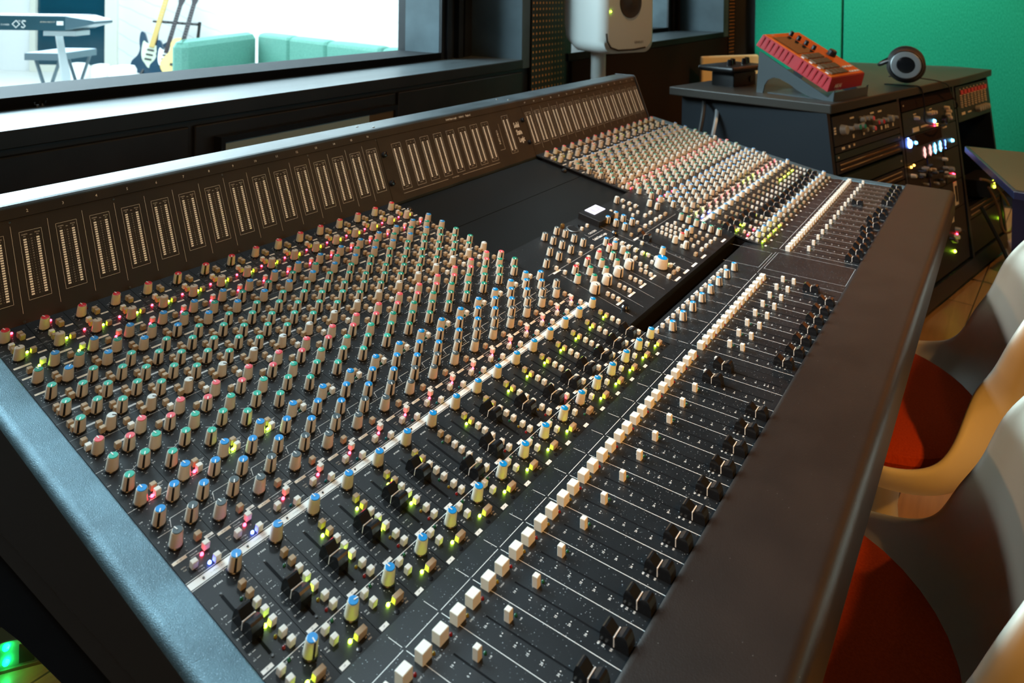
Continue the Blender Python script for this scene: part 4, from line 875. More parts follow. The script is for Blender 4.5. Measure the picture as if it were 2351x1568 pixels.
for i, (u, dpt, w) in enumerate(((178, 9.3, .15), (233, 9.2, .11), (283, 9.1, .16))):
    mb = MB(); mb.lathe([(w*.8, 0), (w, .04), (w*1.02, .20), (w*.85, .25), (.02, .265)], 24, 'white_wall', VM(u, dpt)); tag(mb.build('pouf'), ('white round floor pouf nearest the keyboard stand', 'small white round pouf in the middle of three', 'white round pouf nearest the guitars')[i], 'pouf', 'white poufs on the studio floor')

# ================================================================== SPEAKER
mat('spk_white', (0.66, 0.68, 0.64), 0.45); mat('cone', (0.03, 0.02, 0.012), 0.5)
fnv = Vector((-.3, -.954, 0)); frv = Vector((.954, -.3, 0))
def speaker(org, label):
    # local x along the front, y away from the front, z up
    M = Matrix(((frv.x, -fnv.x, 0, org[0]), (frv.y, -fnv.y, 0, org[1]), (0, 0, 1, org[2]), (0, 0, 0, 1)))
    t = thing('studio_monitor', org, label, 'speaker')
    mb = MB(); W, Dp, Hh = .290, .285, .43
    rings = []
    for y, ins, zb_, zt in ((0.0, .022, .020, .020), (.010, .006, .004, .004), (.05, .0, .0, .0), (.19, .004, .004, .0), (.25, .020, .030, .03), (Dp, .045, .065, .07)):
        pts = []; r = .05
        x0, x1, z0, z1 = ins, W-ins, zb_, Hh-zt
        for (cx, cz, a0) in ((x1-r, z0+r, -90), (x1-r, z1-r, 0), (x0+r, z1-r, 90), (x0+r, z0+r, 180)):
            for k in range(6): an = R(a0+18*k); bow = .010*(1-((cx-W/2)/(W/2))**2); pts.append((cx+r*math.cos(an), y, cz+r*math.sin(an)))
        rings.append(pts)
    n = len(rings[0]); vs = [p for r_ in rings for p in r_]; fs = []
    for i in range(len(rings)-1):
        for j in range(n): fs.append((i*n+j, (i+1)*n+j, (i+1)*n+(j+1) % n, i*n+(j+1) % n)[::-1])
    fs.append(tuple(range(n))); fs.append(tuple(range((len(rings)-1)*n, len(rings)*n))[::-1])
    mb.add(vs, fs, 'spk_white', M, True); mb.build('cabinet', t, sharp=50)
    MX = M @ Matrix.Rotation(R(90), 4, 'X')
    mb = MB(); mb.lathe([(.062, .0), (.060, .003), (.055, .0015), (.030, .0035), (.014, .006), (.002, .007)], 40, 'cone', MX @ Matrix.Translation((W*.49, .205, .0005)), cap=False); mb.build('woofer', t)
    mb = MB(); mb.lathe([(.035, .0), (.033, .002), (.014, .003), (.002, .006)], 32, 'cone', MX @ Matrix.Translation((W*.56, .335, .0005)), cap=False); mb.build('tweeter', t)
    mb = MB(); mb.text('GENELEC', W*.66, .047, .0135, 'cone', MX, .0012); mb.build('badge', t)
    mb = MB(); mb.tube([(.008, -.002, .085), (.010, -.004, .055), (.028, -.005, .030), (.07, -.006, .018), (.16, -.006, .018), (.225, -.004, .024)], .0035, 'cone', 8, M); mb.build('bass_port', t)
    mb = MB(); mb.lathe([(.0025, 0), (.002, .002)], 10, 'led_green', MX @ Matrix.Translation((.03, .17, .001))); mb.build('power_light', t)
    return t
speaker((2.15, .385, 1.03), 'white rounded studio monitor speaker on a pole behind the console')
t = thing('speaker_stand', (2.315, .50, 0), 'pale grey pole stand carrying the white studio monitor', 'stand')
mb = MB(); mb.lathe([(.031, .04), (.031, 1.035)], 28, 'spk_white', Matrix.Translation((2.315, .50, 0))); mb.build('pole', t)
mb = MB(); mb.lathe([(.20, 0), (.20, .02), (.06, .04), (.035, .05)], 32, 'spk_white', Matrix.Translation((2.315, .50, 0))); mb.build('base', t)

# ================================================================== CHAIRS
mat('shell_white', (0.60, 0.56, 0.46), 0.42); fabric('orange_felt', (0.30, 0.028, 0.0), (0.40, 0.042, 0.002), 300)
def chair_meshes(t, M):
    prof = [(.245, .468, .10, .0, 0), (.21, .445, .19, .02, 0), (.13, .41, .245, .05, 0), (.03, .388, .270, .078, 0), (-.06, .388, .272, .085, .01), (-.13, .408, .262, .085, .03), (-.185, .455, .240, .07, .06),
            (-.22, .52, .212, .045, .08), (-.24, .585, .195, .02, .085), (-.255, .65, .198, .0, .075), (-.268, .71, .205, .0, .065), (-.278, .765, .185, .0, .045), (-.284, .80, .135, .0, .025), (-.287, .815, .06, 0, .006)]
    # smooth the profile
    P2 = []
    for i in range(len(prof)-1):
        p0 = prof[max(i-1, 0)]; p1 = prof[i]; p2 = prof[i+1]; p3 = prof[min(i+2, len(prof)-1)]
        for k in range(3):
            t_ = k/3; P2.append([.5*((2*p1[j])+(-p0[j]+p2[j])*t_+(2*p0[j]-5*p1[j]+4*p2[j]-p3[j])*t_**2+(-p0[j]+3*p1[j]-3*p2[j]+p3[j])*t_**3) for j in range(5)])
    P2.append(list(prof[-1]))
    mb = MB(); n = 24; vs = []
    for y, z, w, e, f in P2:
        for k in range(n+1):
            u = -1+2*k/n; q = abs(u)**2.4; vs.append((w*math.sin(u*math.pi/2), y+f*q, z+e*q))
    fs = []
    for i in range(len(P2)-1):
        for k in range(n): a = i*(n+1)+k; fs.append((a, a+1, a+n+2, a+n+1)[::-1])
    mb.add(vs, fs, 'shell_white', M, True)
    o = mb.build('shell', t); s_ = o.modifiers.new('solid', 'SOLIDIFY'); s_.thickness = .014; s_.offset = 0; b_ = o.modifiers.new('sub', 'SUBSURF'); b_.levels = 1; b_.render_levels = 1
    mb = MB(); mb.lathe([(.255, 0), (.25, .006), (.16, .016), (.07, .05), (.035, .14), (.028, .24), (.036, .32), (.07, .375), (.12, .392)], 36, 'shell_white', M, cap=True); mb.build('pedestal', t)
    mb = MB(); pts = [(.232*math.cos(a), .018+.200*math.sin(a)) for a in [2*math.pi*k/40 for k in range(40)]]
    def cz(x, y): return .425 + .018*abs(x/.24)**2.4 + .012*max(0, y/.2)**2 + .010*max(0, (-y-.07)/.13)**2
    vs = []; fs = []; hs = [(1.0, .0), (1.02, .012), (1.0, .024), (.9, .034), (.6, .038), (.3, .040)]
    for s_, h in hs:
        for x, y in pts: vs.append((x*s_, y*s_+.01, cz(x*min(s_, 1), y*min(s_, 1)) + h))
    for i in range(len(hs)-1):
        for k in range(40): fs.append((i*40+k, i*40+(k+1) % 40, (i+1)*40+(k+1) % 40, (i+1)*40+k))
    fs.append(tuple(range((len(hs)-1)*40, len(hs)*40))); fs.append(tuple(range(40))[::-1])
    mb.add(vs, fs, 'orange_felt', M, True); mb.build('seat_cushion', t)
def place_chair(x, y, rz, label):
    t = thing('tulip_chair', (x, y, 0), label, 'chair', 'white pedestal chairs in the control room'); chair_meshes(t, Matrix.Translation((x, y, 0)) @ Matrix.Rotation(R(rz), 4, 'Z')); return t
place_chair(1.33, -.70, 2, 'white pedestal chair with orange seat cushion, second from the camera beside the armrest')
place_chair(.655, -.70, 0, 'white pedestal chair with orange seat cushion, nearest the camera at the console armrest')
t = thing('back_chair', tuple(Vector((4.08, .40, 0))), 'pale chair lit warm yellow, behind the rack desk near the corner', 'chair')
mat('chair_warm_lit', (0.90, 0.66, 0.34), 0.45)  # warm light on the pale chair put into its yellow colour
spot('back_chair_fill', (3.0, -1.2, 2.6), (4.1, .35, .75), 60, WARM, 26)  # lamp added to brighten the back chair
Mc = Matrix.Translation((4.08, .40, 0)) @ Matrix.Rotation(R(150), 4, 'Z')
mb = MB(); mb.box(-.23, .23, -.20, -.17, .46, .885, 'chair_warm_lit', Mc, c=.012, cb=True); mb.build('backrest', t, bevel=.03, seg=4)
mb = MB(); mb.box(-.22, .22, -.2, .22, .43, .46, 'chair_warm_lit', Mc, c=.01); mb.build('seat', t)
for sx in (-.18, .18):
    for sy in (-.17, .18): mb = MB(); mb.tube([(sx, sy, .43), (sx*1.15, sy*1.15, 0)], .012, 'metal_dark', 8, Mc); mb.build('leg', t)

# ================================================================== RACK DESK
mat('desk_black', (0.012, 0.016, 0.020), 0.35); mat('desk_top', (0.028, 0.024, 0.018), 0.45); mat('rack_face', (0.018, 0.014, 0.009), 0.5); mat('rack_green', (0.010, 0.022, 0.019), 0.45); mat('blue_face', (0.01, 0.015, 0.08), 0.4)
DX = Vector((.975, -.223, 0)); DN = Vector((.223, .975, 0)); P0 = Vector((2.811, -.613, 0))
LEAN = .1/.87
# rack face frame: x along the front, y up the leaning face, z out towards the viewer
yv = (Vector((0, 0, 1)) + DN*LEAN).normalized(); zv = DX.cross(yv)
MR = Matrix(((DX.x, yv.x, zv.x, P0.x), (DX.y, yv.y, zv.y, P0.y), (DX.z, yv.z, zv.z, P0.z), (0, 0, 0, 1)))
t = thing('rack_desk', tuple(P0+DN*.3), 'black studio rack desk with leaning front, full of equipment, right of the console', 'desk')
mb = MB()
def fr3(s, d, z): q = P0+DX*s+DN*d; return (q.x, q.y, z)
# top
tp = [(-.54, .07), (-.40, -.0+.085), (.74, .08), (1.50, .10), (1.55, .35), (1.30, .80), (-.55, .72)]
tp = [(-.56, .085), (.07, .078), (.72, .066), (1.28, .085), (1.30, .25), (1.02, .75), (-.62, .70)]
pz = [fr3(a, b_, 0)[:2] for a, b_ in tp]; mb.plate(pz, .872, .905, 'desk_top'); mb.build('top', t, bevel=.004)
mb = MB(); q = [(-.50, .0), (-.48, .0)]
for s_, nm in ((-.560, 'side_panel'), (.055, 'divider'), (.715, 'divider'), (1.235, 'side_panel')):
    mb = MB(); a = [fr3(s_, .0, .10), fr3(s_+.022, 0, .10), fr3(s_+.022, .68, .10), fr3(s_, .68, .10), fr3(s_, .1, .872), fr3(s_+.022, .1, .872), fr3(s_+.022, .68, .872), fr3(s_, .68, .872)]
    mb.add(a, [(3, 2, 1, 0), (4, 5, 6, 7), (0, 1, 5, 4), (1, 2, 6, 5), (2, 3, 7, 6), (3, 0, 4, 7)], 'desk_black'); mb.build(nm, t)
mb = MB(); mb.box(-.56, 1.257, .03, .10, -.66, .01, 'desk_black', MR); mb.box(-.53, 1.23, .10, .86, -.55, -.54, 'chassis', MR); mb.build('plinth', t)
for s_ in (-.42, .45, 1.15):
    mb = MB(); mb.lathe([(.025, -.012), (.025, .012)], 16, 'black', Matrix.Translation(fr3(s_, .05, .026)) @ Matrix.Rotation(R(90), 4, 'Y')); mb.build('caster', t)
rng = random.Random(11)
def runit(s0, s1, y0, y1, face, label, items, cat='rack unit', name='rack_unit'):
    t = thing(name, tuple(MR @ Vector(((s0+s1)/2, y0, 0))), label, cat, None)
    mb = MB(); mb.box(s0, s1, y0+.001, y1-.001, -.22, .004, face, MR); mb.build('faceplate', t)
    items(t, s0, s1, y0, y1)
    return t
mat('knob_grey', (0.30, 0.27, 0.22), 0.45); mat('warm_white', (0.75, 0.58, 0.38), 0.5)
def rknob(t, x, y, r=.009, m='knob_grey', c=None, h=.018):
    mb = MB(); mb.lathe([(r, .004), (r*.85, .004+h), (r*.7, .006+h)], 16, m, MR @ Matrix.Translation((x, y, 0)))
    if c: mb.lathe([(r*.75, .006+h), (r*.7, .008+h)], 14, c, MR @ Matrix.Translation((x, y, 0)))
    mb.build('rotary_knob', t)
def marks(t, lst, name='markings'):
    mb = MB()
    for x, y, w, h, m in lst: mb.box(x-w/2, x+w/2, y-h/2, y+h/2, .004, .0055, m, MR)
    mb.build(name, t)
def lights(t, lst):
    for x, y, r, m in lst: mb = MB(); mb.lathe([(r, .004), (r*.7, .004+r)], 12, m, MR @ Matrix.Translation((x, y, 0))); mb.build('indicator_light', t)
mat('led_cyan', (.3, .8, 1), .3, em=(.15, .6, 1.0), es=8); mat('led_ltpink', (1, .5, .5), .3, em=(1, .45, .42), es=1.8); mat('led_bluew', (.4, .5, 1), .3, em=(.12, .25, 1.0), es=14); mat('led_amber', (1, .5, .1), .3, em=(1, .45, .08), es=6)
def channel_eq(t, s0, s1, y0, y1):
    for x, y, r, c in ((-.464, .813, .019, None), (-.413, .812, .009, None), (-.36, .811, .012, 'cap_green'), (-.319, .809, .011, 'cap_green'), (-.31, .832, .011, None), (-.275, .832, .010, None), (-.239, .829, .011, 'cap_pink'), (-.295, .794, .010, None), (-.232, .792, .011, 'cap_pink'), (-.195, .809, .011, 'cap_red'), (-.150, .807, .011, 'cap_red'), (-.106, .808, .010, None), (-.054, .808, .015, None), (-.01, .808, .007, None)):
        rknob(t, x, y, r, 'knob_grey', c)
    marks(t, [(-.379, .845, .034, .006, 'warm_white'), (-.204, .844, .034, .006, 'warm_white'), (-.132, .843, .034, .006, 'warm_white'), (-.290, .815, .03, .006, 'warm_white')] + [(-.519, .806+.009*k, .014, .006, 'warm_white') for k in range(3)] + [(x, .781, .013, .013, 'warm_white') for x in (-.378, -.291, -.203, -.130, -.090, -.068, -.018)], 'label_strips')
def patchbay(t, s0, s1, y0, y1):
    mb = MB()
    for yy in (y0+(y1-y0)*.3, y0+(y1-y0)*.7):
        mb.box(s0+.02, s1-.02, yy-.009, yy+.009, .004, .005, 'black', MR)
        for k in range(48): mb.lathe([(.0038, .005), (.0036, .007), (.002, .007)], 8, 'brass', MR @ Matrix.Translation((s0+.03+k*(s1-s0-.06)/47, yy, 0)))
    o = mb.build('socket_row', t)
def blank_item(t, s0, s1, y0, y1): marks(t, [(s0+.02, (y0+y1)/2, .006, .006, 'warm_white'), (s1-.02, (y0+y1)/2, .006, .006, 'warm_white')], 'screws')
a0, a1 = -.530, .048
runit(a0, a1, .762, .864, 'rack_face', 'brown rack unit with grey, pink and green knobs, top left of the rack desk', channel_eq)
runit(a0, a1, .738, .760, 'desk_black', 'black rack panel with three small lit buttons under the knob unit', lambda t, s0, s1, y0, y1: marks(t, [(-.468, .750, .022, .008, 'warm_white'), (-.42, .750, .012, .008, 'warm_white'), (-.38, .751, .012, .008, 'warm_white')], 'buttons'))
runit(a0, a1, .712, .736, 'rack_green', 'plain dark green blank panel above the first row of patch sockets', blank_item, 'blank panel', 'blank_rack_panel')
runit(a0, a1, .668, .710, 'desk_black', 'patch bay with two rows of brass sockets, upper one in the left bay', patchbay, 'patch bay', 'patch_bay')
runit(a0, a1, .610, .656, 'rack_green', 'plain dark green blank panel between the two patch bays', blank_item, 'blank panel', 'blank_rack_panel')
runit(a0, a1, .562, .606, 'desk_black', 'patch bay with two rows of brass sockets, lower one in the left bay', patchbay, 'patch bay', 'patch_bay')
runit(a0, a1, .11, .558, 'rack_face', 'plain brown panel at the bottom of the left bay', blank_item, 'blank panel', 'blank_rack_panel')
b0, b1 = .085, .700
runit(b0, b1, .815, .864, 'lower_brown', 'brown blank panel at the top of the middle bay', blank_item, 'blank panel', 'blank_rack_panel')
def preamp(t, s0, s1, y0, y1):
    for x, y, r in ((.212, .780, .009), (.36, .783, .008), (.385, .783, .008), (.419, .782, .009), (.578, .785, .010), (.601, .768, .009), (.585, .755, .009), (.60, .740, .009)): rknob(t, x, y, r, 'warm_white')
    rknob(t, .542, .737, .020, 'black'); marks(t, [(.215, .795, .03, .004, 'warm_white'), (.40, .798, .03, .004, 'warm_white'), (.213, .733, .07, .018, 'warm_white'), (.319, .737, .10, .007, 'warm_white')], 'label_strips')
    lights(t, [(.427, .744, .008, 'led_cyan'), (.428, .727, .006, 'led_red'), (.457, .725, .006, 'led_amber')])
runit(b0, b1, .716, .812, 'rack_green', 'dark green rack preamp with blue, red and yellow lights in the middle bay', preamp)
def display(t, s0, s1, y0, y1):
    marks(t, [(.551, .703, .05, .006, 'warm_white')], 'label_strips'); mb = MB(); mb.box(.20, .50, .664, .710, .004, .006, 'lower_brown', MR); mb.build('window', t)
    mb = MB(); mb.lathe([(.018, .004), (.016, .010)], 20, 'led_bluew', MR @ Matrix.Translation((.129, .686, 0))); mb.build('lit_dial', t)
    for x, m in ((.281, 'led_ltpink'), (.346, 'led_ltpink'), (.404, 'led_cyan'), (.470, 'led_cyan')):
        mb = MB(); mb.text('8', x, .632, .062, m, MR, .006, 'C', 1, .03); mb.build('lit_digit', t)
    mb = MB(); mb.text('?', .535, .632, .058, 'led_bluew', MR, .006); mb.build('lit_digit', t)
    lights(t, [(.194, .682, .007, 'led_cyan'), (.624, .636, .008, 'led_cyan'), (.12, .708, .004, 'led_bluew')])
runit(b0, b1, .606, .714, 'desk_black', 'black rack unit with glowing blue dial and large lit pink and blue digits', display)
def modules(t, s0, s1, y0, y1):
    mb = MB(); mb.box(.30, .306, y0, y1, .004, .007, 'blue_face', MR); mb.box(.50, .506, y0, y1, .004, .007, 'rack_green', MR); mb.build('divider', t)
    for k in range(28):
        x = s0+.03+rng.random()*.37; y = y0+.02+rng.random()*(y1-y0-.05); rknob(t, x, y, .005+.004*rng.random(), rng.choice(['knob_grey', 'black', 'warm_white']))
    lights(t, [(.119, .595, .005, 'led_amber'), (.15, .598, .005, 'led_amber'), (.590, .49, .008, 'led_red')]); rknob(t, .556, .49, .010, 'warm_white'); rknob(t, .556, .52, .012, 'knob_grey')
runit(b0, b1, .462, .604, 'black', 'modular rack frame packed with small knobs under the lit digits', modules)
def switchplate(t, s0, s1, y0, y1):
    marks(t, [(.60, .407, .045, .10, 'warm_white')], 'pale_plate'); mb = MB(); mb.box(.592, .612, .372, .44, .0056, .008, 'black', MR); mb.build('slot', t)
runit(b0, b1, .345, .460, 'desk_black', 'black rack panel with a tall pale slotted plate at its right end', switchplate)
def lowunit(t, s0, s1, y0, y1):
    marks(t, [(.525, .317, .035, .04, 'warm_white')], 'label_strips')
    for x, y in ((.573, .25), (.55, .262), (.60, .245), (.53, .235), (.50, .225), (.47, .24)): rknob(t, x, y, .010, rng.choice(['warm_white', 'black', 'knob_grey']))
    lights(t, [(.506, .178, .006, 'led_green'), (.555, .24, .005, 'led_red')])
runit(b0, b1, .11, .343, 'rack_face', 'grey brown rack unit with a small green light low in the middle bay', lowunit)
c0_, c1_ = .745, 1.228
def mixer(t, s0, s1, y0, y1):
    mb = MB()
    for k in range(8):
        x = .80+k*.052
        mb.box(x+.008, x+.044, .822, .842, .004, .007, 'cap_red', MR)
        mb.box(x-.003, x+.003, .845, .851, .004, .008, 'warm_white', MR)
        for j in range(6): mb.lathe([(.0045, .004), (.0035, .012)], 8, 'warm_white', MR @ Matrix.Translation((x, .818-.0105*j, 0)))
    mb.build('knob_rows', t)
    for k in range(5): rknob(t, 1.02+k*.036, .737, .016, 'knob_grey')
    marks(t, [(.82, .735, .05, .012, 'warm_white'), (.91, .735, .05, .006, 'warm_white')], 'label_strips')
runit(c0_, c1_, .700, .862, 'rack_green', 'dark rack mixer with red windows and pale knobs in the right bay', mixer)
runit(c0_, c1_, .262, .318, 'black', 'black patch frame with a row of small brass contacts, low in the right bay', patchbay, 'patch bay', 'patch_bay')
runit(c0_, c1_, .11, .258, 'rack_face', 'plain brown panel at the bottom of the right bay', lambda t, s0, s1, y0, y1: lights(t, [(1.189, .182, .006, 'led_green')]), 'blank panel', 'blank_rack_panel')

# sampler on its stand
FLp = Vector((2.372, -.389, .985)); RLp = Vector((2.431, -.135, 1.124))
sy = (RLp-FLp).normalized(); sx = Vector((.97, -.225, 0)); sx = (sx - sy*sx.dot(sy)).normalized(); sz = sx.cross(sy)
MS = Matrix(((sx.x, sy.x, sz.x, FLp.x), (sx.y, sy.y, sz.y, FLp.y), (sx.z, sy.z, sz.z, FLp.z), (0, 0, 0, 1)))
mat('mpc_red', (0.42, 0.018, 0.025), 0.4); mat('mpc_face', (0.85, 0.16, 0.01), 0.38); mat('mpc_screen', (0.012, 0.013, 0.008), 0.12); mat('pad', (0.16, 0.10, 0.05), 0.6)
t = thing('drum_sampler', tuple(FLp), 'red pad sampler with orange face, tilted on a stand on the rack desk', 'sampler')
L = (RLp-FLp).length; Wm = .275
mb = MB()
vs = [(0, 0, 0), (Wm, 0, 0), (Wm, L, 0), (0, L, 0), (.006, .012, -.052), (Wm-.006, .012, -.052), (Wm-.006, L-.006, -.052), (.006, L-.006, -.052)]
vs = [(0, 0, 0), (Wm, 0, 0), (Wm, L, 0), (0, L, 0), (-.004, -.012, -.050), (Wm+.004, -.012, -.050), (Wm+.004, L+.004, -.050), (-.004, L+.004, -.050)]
mb.add(vs, [(0, 1, 2, 3), (7, 6, 5, 4), (4, 5, 1, 0), (5, 6, 2, 1), (6, 7, 3, 2), (7, 4, 0, 3)], 'mpc_red', MS)
for k in range(14):
    if k in (6,): continue
    y = .012 + k*L/14.3; mb.box(-.0045, .001, y, y+.009, -.046, -.004, 'mpc_red', MS)
mb.build('case', t, bevel=.0015)
mb = MB(); mb.box(.004, Wm-.004, .004, L-.004, 0, .002, 'mpc_face', MS); fpq = mb.build('face', t)
mb = MB(); mb.box(.022, .150, L*.52, L-.028, .002, .004, 'mpc_screen', MS, c=.001); mb.build('screen', t)
for i in range(4):
    for j in range(4):
        mb = MB(); mb.box(.030+i*.034, .060+i*.034, .016+j*.0335, .044+j*.0335, .002, .007, 'pad', MS, c=.002); mb.build('pad', t)
for k in range(4): mb = MB(); mb.lathe([(.0085, .002), (.0075, .018), (.006, .020)], 16, 'black', MS @ Matrix.Translation((.172, L-.022-.034*k, 0))); mb.build('rotary_knob', t)
mb = MB(); mb.lathe([(.017, .002), (.015, .022), (.012, .025)], 24, 'black', MS @ Matrix.Translation((.232, .125, 0))); mb.build('data_dial', t)
mb = MB()
for k in range(8):
    mb.box(.178+(k % 4)*.022, .192+(k % 4)*.022, .014+(k//4)*.03, .022+(k//4)*.03, .002, .005, 'ink_tan', MS)
for k in range(4): mb.box(.010, .020, .022+k*.0335, .034+k*.0335, .002, .004, 'ink', MS)
mb.build('key_row', t)
mb = MB(); MF2 = MS @ Matrix.Translation((0, -.001, 0)) @ Matrix.Rotation(R(76), 4, 'X'); mb.text('AKAI', .050, -.028, .021, 'ink_tan', MF2, .006, 'C', 1.15, .02); mb.text('professional', .047, -.042, .007, 'ink_tan', MF2, .006)
mb.text('MPC', .05, L-.014, .010, 'ink', MS, .0025); mb.build('badge', t)
t = thing('sampler_stand', (2.5, -.3, .905), 'black wedge stand with arched side plates holding the red sampler', 'stand')
ldir = (Vector((RLp.x, RLp.y, 0))-Vector((FLp.x, FLp.y, 0))).normalized(); wdir = Vector((ldir.y, -ldir.x, 0))
def SPt(off, z0=.905): return Matrix(((wdir.x, ldir.x, 0, FLp.x), (wdir.y, ldir.y, 0, FLp.y), (0, 0, 1, z0), (0, 0, 0, 1))) @ Matrix.Translation((off, 0, 0))
pr = [(-.008, 0), (-.012, .038), (-.004, .030), (.012, .012), (.26, .150), (.272, .154), (.282, 0), (.255, 0)] + [(.255-.0-.045*(1-math.cos(R(a))), .062*math.sin(R(a))) for a in (20, 45, 70, 90)] + [(.17, .055), (.12, .036), (.08, .018), (.03, .002)]
pr = [(-.008, 0), (-.012, .038), (-.004, .030), (.010, .012), (.26, .150), (.272, .154), (.282, 0), (.256, 0), (.250, .030), (.235, .052), (.213, .062), (.190, .060), (.155, .045), (.115, .022), (.075, .006), (.03, .0)]
mat('stand_metal', (0.05, 0.065, 0.07), 0.4)
for off in (-.006, Wm+.001):
    mb = MB(); mb.prism(pr, 0, .005, 'stand_metal', SPt(off)); mb.build('side_plate', t)
mb = MB(); mb.box(0, Wm, .02, .24, .0, .004, 'stand_metal', SPt(0)); mb.box(-.001, Wm+.001, -.010, -.006, 0, .030, 'stand_metal', SPt(0)); mb.build('cross_plate', t)
# small controller left of the sampler
t = thing('pad_controller', (2.62, .02, .905), 'small black controller with round knobs on a pedestal behind the sampler', 'controller')
Mk = Matrix(((DX.x, DN.x, 0, 2.60), (DX.y, DN.y, 0, .03), (0, 0, 1, .905), (0, 0, 0, 1)))
mb = MB(); mb.box(-.08, .09, -.05, .05, 0, .055, 'black', Mk, c=.004); mb.lathe([(.012, 0), (.012, .004), (.007, .004)], 16, 'metal_dark', Mk @ Matrix.Translation((.05, -.05, .025)) @ Matrix.Rotation(R(90), 4, 'X')); mb.build('housing', t)
mb = MB(); mb.box(-.135, .13, -.08, .08, .060, .082, 'black', Mk, c=.008, cb=True); mb.build('top_deck', t)
for k in range(4): mb = MB(); mb.lathe([(.012, .082), (.010, .104), (.007, .106)], 14, 'black_gloss', Mk @ Matrix.Translation((-.06+.055*k, -.02+.02*(k % 2), 0))); mb.build('rotary_knob', t)
# headphones
t = thing('headphones', (3.08, -.50, .905), 'black over-ear headphones with silver ear cup plates lying on the rack desk', 'headphones')
hc = Vector((3.02, -.545, .990)); tocam = (CAM-hc).normalized(); ax = Vector((-.88, -.08, .12)).normalized(); hx = ax.cross(Vector((0, 0, 1))).normalized(); hy = hx.cross(ax)
def HM(c): return Matrix(((hx.x, hy.x, ax.x, c.x), (hx.y, hy.y, ax.y, c.y), (hx.z, hy.z, ax.z, c.z), (0, 0, 0, 1)))
mat('silver', (0.55, 0.60, 0.62), 0.3, 0.6); mat('cushion_black', (0.014, 0.012, 0.011), 0.6)
def cup(c, flip):
    M = HM(c) @ Matrix.Scale(flip, 4, (0, 0, 1))
    mb = MB(); mb.lathe([(.052, -.05), (.068, -.040), (.072, -.010), (.064, .006)], 28, 'cushion_black', M); o = mb.build('ear_cushion', t)
    mb = MB(); mb.lathe([(.064, .006), (.060, .018), (.050, .022)], 28, 'black', M); mb.lathe([(.056, .019), (.053, .024), (.036, .026)], 28, 'silver', M); mb.lathe([(.036, .0255), (.03, .027)], 20, 'black_gloss', M); mb.build('ear_cup', t)
cup(hc, 1); c2_ = hc + Vector((.135, .014, 0)); cup(c2_, -1)
mb = MB(); pts = []
for k in range(13): a = math.pi*k/12; pts.append(hc.lerp(c2_, .5) + (hc-c2_)*.6*math.cos(a) + hx*(.10*math.sin(a)) + Vector((0, 0, .06*math.cos(a*2)*.3+.01)))
mb.tube(pts, .008, 'black', 8); mb.build('headband', t)
def cable(name, pts, r, m, label, cat='cable', grp=None):
    mb = MB(); P2 = []
    for i in range(len(pts)-1):
        p0, p1, p2, p3 = [Vector(pts[min(max(i+j-1, 0), len(pts)-1)]) for j in range(4)]
        for k in range(6): t_ = k/6; P2.append(.5*((2*p1)+(-p0+p2)*t_+(2*p0-5*p1+4*p2-p3)*t_**2+(-p0+3*p1-3*p2+p3)*t_**3))
    P2.append(Vector(pts[-1])); mb.tube(P2, r, m, 6); return tag(mb.build(name), label, cat, grp)
rp_ = lambda s, y, z=.02: tuple(MR @ Vector((s, y, z)))
cable('headphone_cable', [(3.12, -.47, .93), (3.2, -.55, .925), rp_(.50, .90, .04), rp_(.60, .84, .03), rp_(.67, .79, .03), rp_(.69, .77, .01)], .0025, 'black', 'thin black headphone lead hanging over the front edge of the rack desk')
cable('headphone_cable', [(3.0, -.47, .909), (2.98, -.56, .912), rp_(.24, .90, .03), rp_(.26, .82, .03), rp_(.26, .755, .03), rp_(.40, .735, .05), rp_(.50, .74, .02)], .003, 'black', 'black coiled lead dropping from the desk top into the green preamp')
mat('cable_tan', (0.20, 0.10, 0.035), 0.5); mat('cable_black', (0.01, 0.009, 0.008), 0.45); mat('cable_blue', (0.15, 0.35, 0.6), 0.4)
cs = [([(870+0, 0, 0)], 0)]
for i, (pts, m, lb) in enumerate((
    ([(.80, .44), (.92, .41), (1.03, .36), (1.12, .30), (1.18, .25)], 'cable_tan', 'brown patch cable, topmost of the tangle right of the rack'),
    ([(.83, .40), (.93, .30), (.97, .18), (1.08, .15), (1.19, .18)], 'cable_tan', 'brown cable hanging in a low square loop from the right bay'),
    ([(.80, .43), (1.0, .40), (1.12, .30), (1.24, .18), (1.30, .06)], 'cable_tan', 'long brown cable sloping down to the floor right of the rack'),
    ([(1.10, .40), (1.2, .37), (1.25, .30), (1.20, .24), (1.10, .25)], 'silver', 'pale curled cable hanging beneath the side table edge'),
    ([(.78, .465), (.9, .455), (1.03, .45), (1.12, .43)], 'cable_blue', 'blue cable across the upper right bay'),
    ([(.79, .44), (.90, .425), (1.04, .435), (1.10, .42)], 'cable_blue', 'second blue cable, just below the upper one'))):
    cable('patch_cable', [rp_(a, b_, .05+.02*i) for a, b_ in pts], .006, m, lb, 'cable', 'cables at the right bay of the rack')
mat('router_led', (.8, .8, .1), .3, em=(.8, .9, .05), es=8)
t = thing('network_box', tuple(MR @ Vector((1.05, .33, .03))), 'small dark box with yellow lights among the cables in the right bay', 'network box')
mb = MB(); mb.box(.93, 1.20, .33, .41, -.08, .05, 'cable_black', MR, c=.004); mb.build('housing', t)
for x, y in ((.977, .398), (.980, .377)):
    mb = MB(); mb.lathe([(.009, .05), (.007, .056)], 10, 'router_led', MR @ Matrix.Translation((x, y, 0))); mb.build('indicator_light', t)
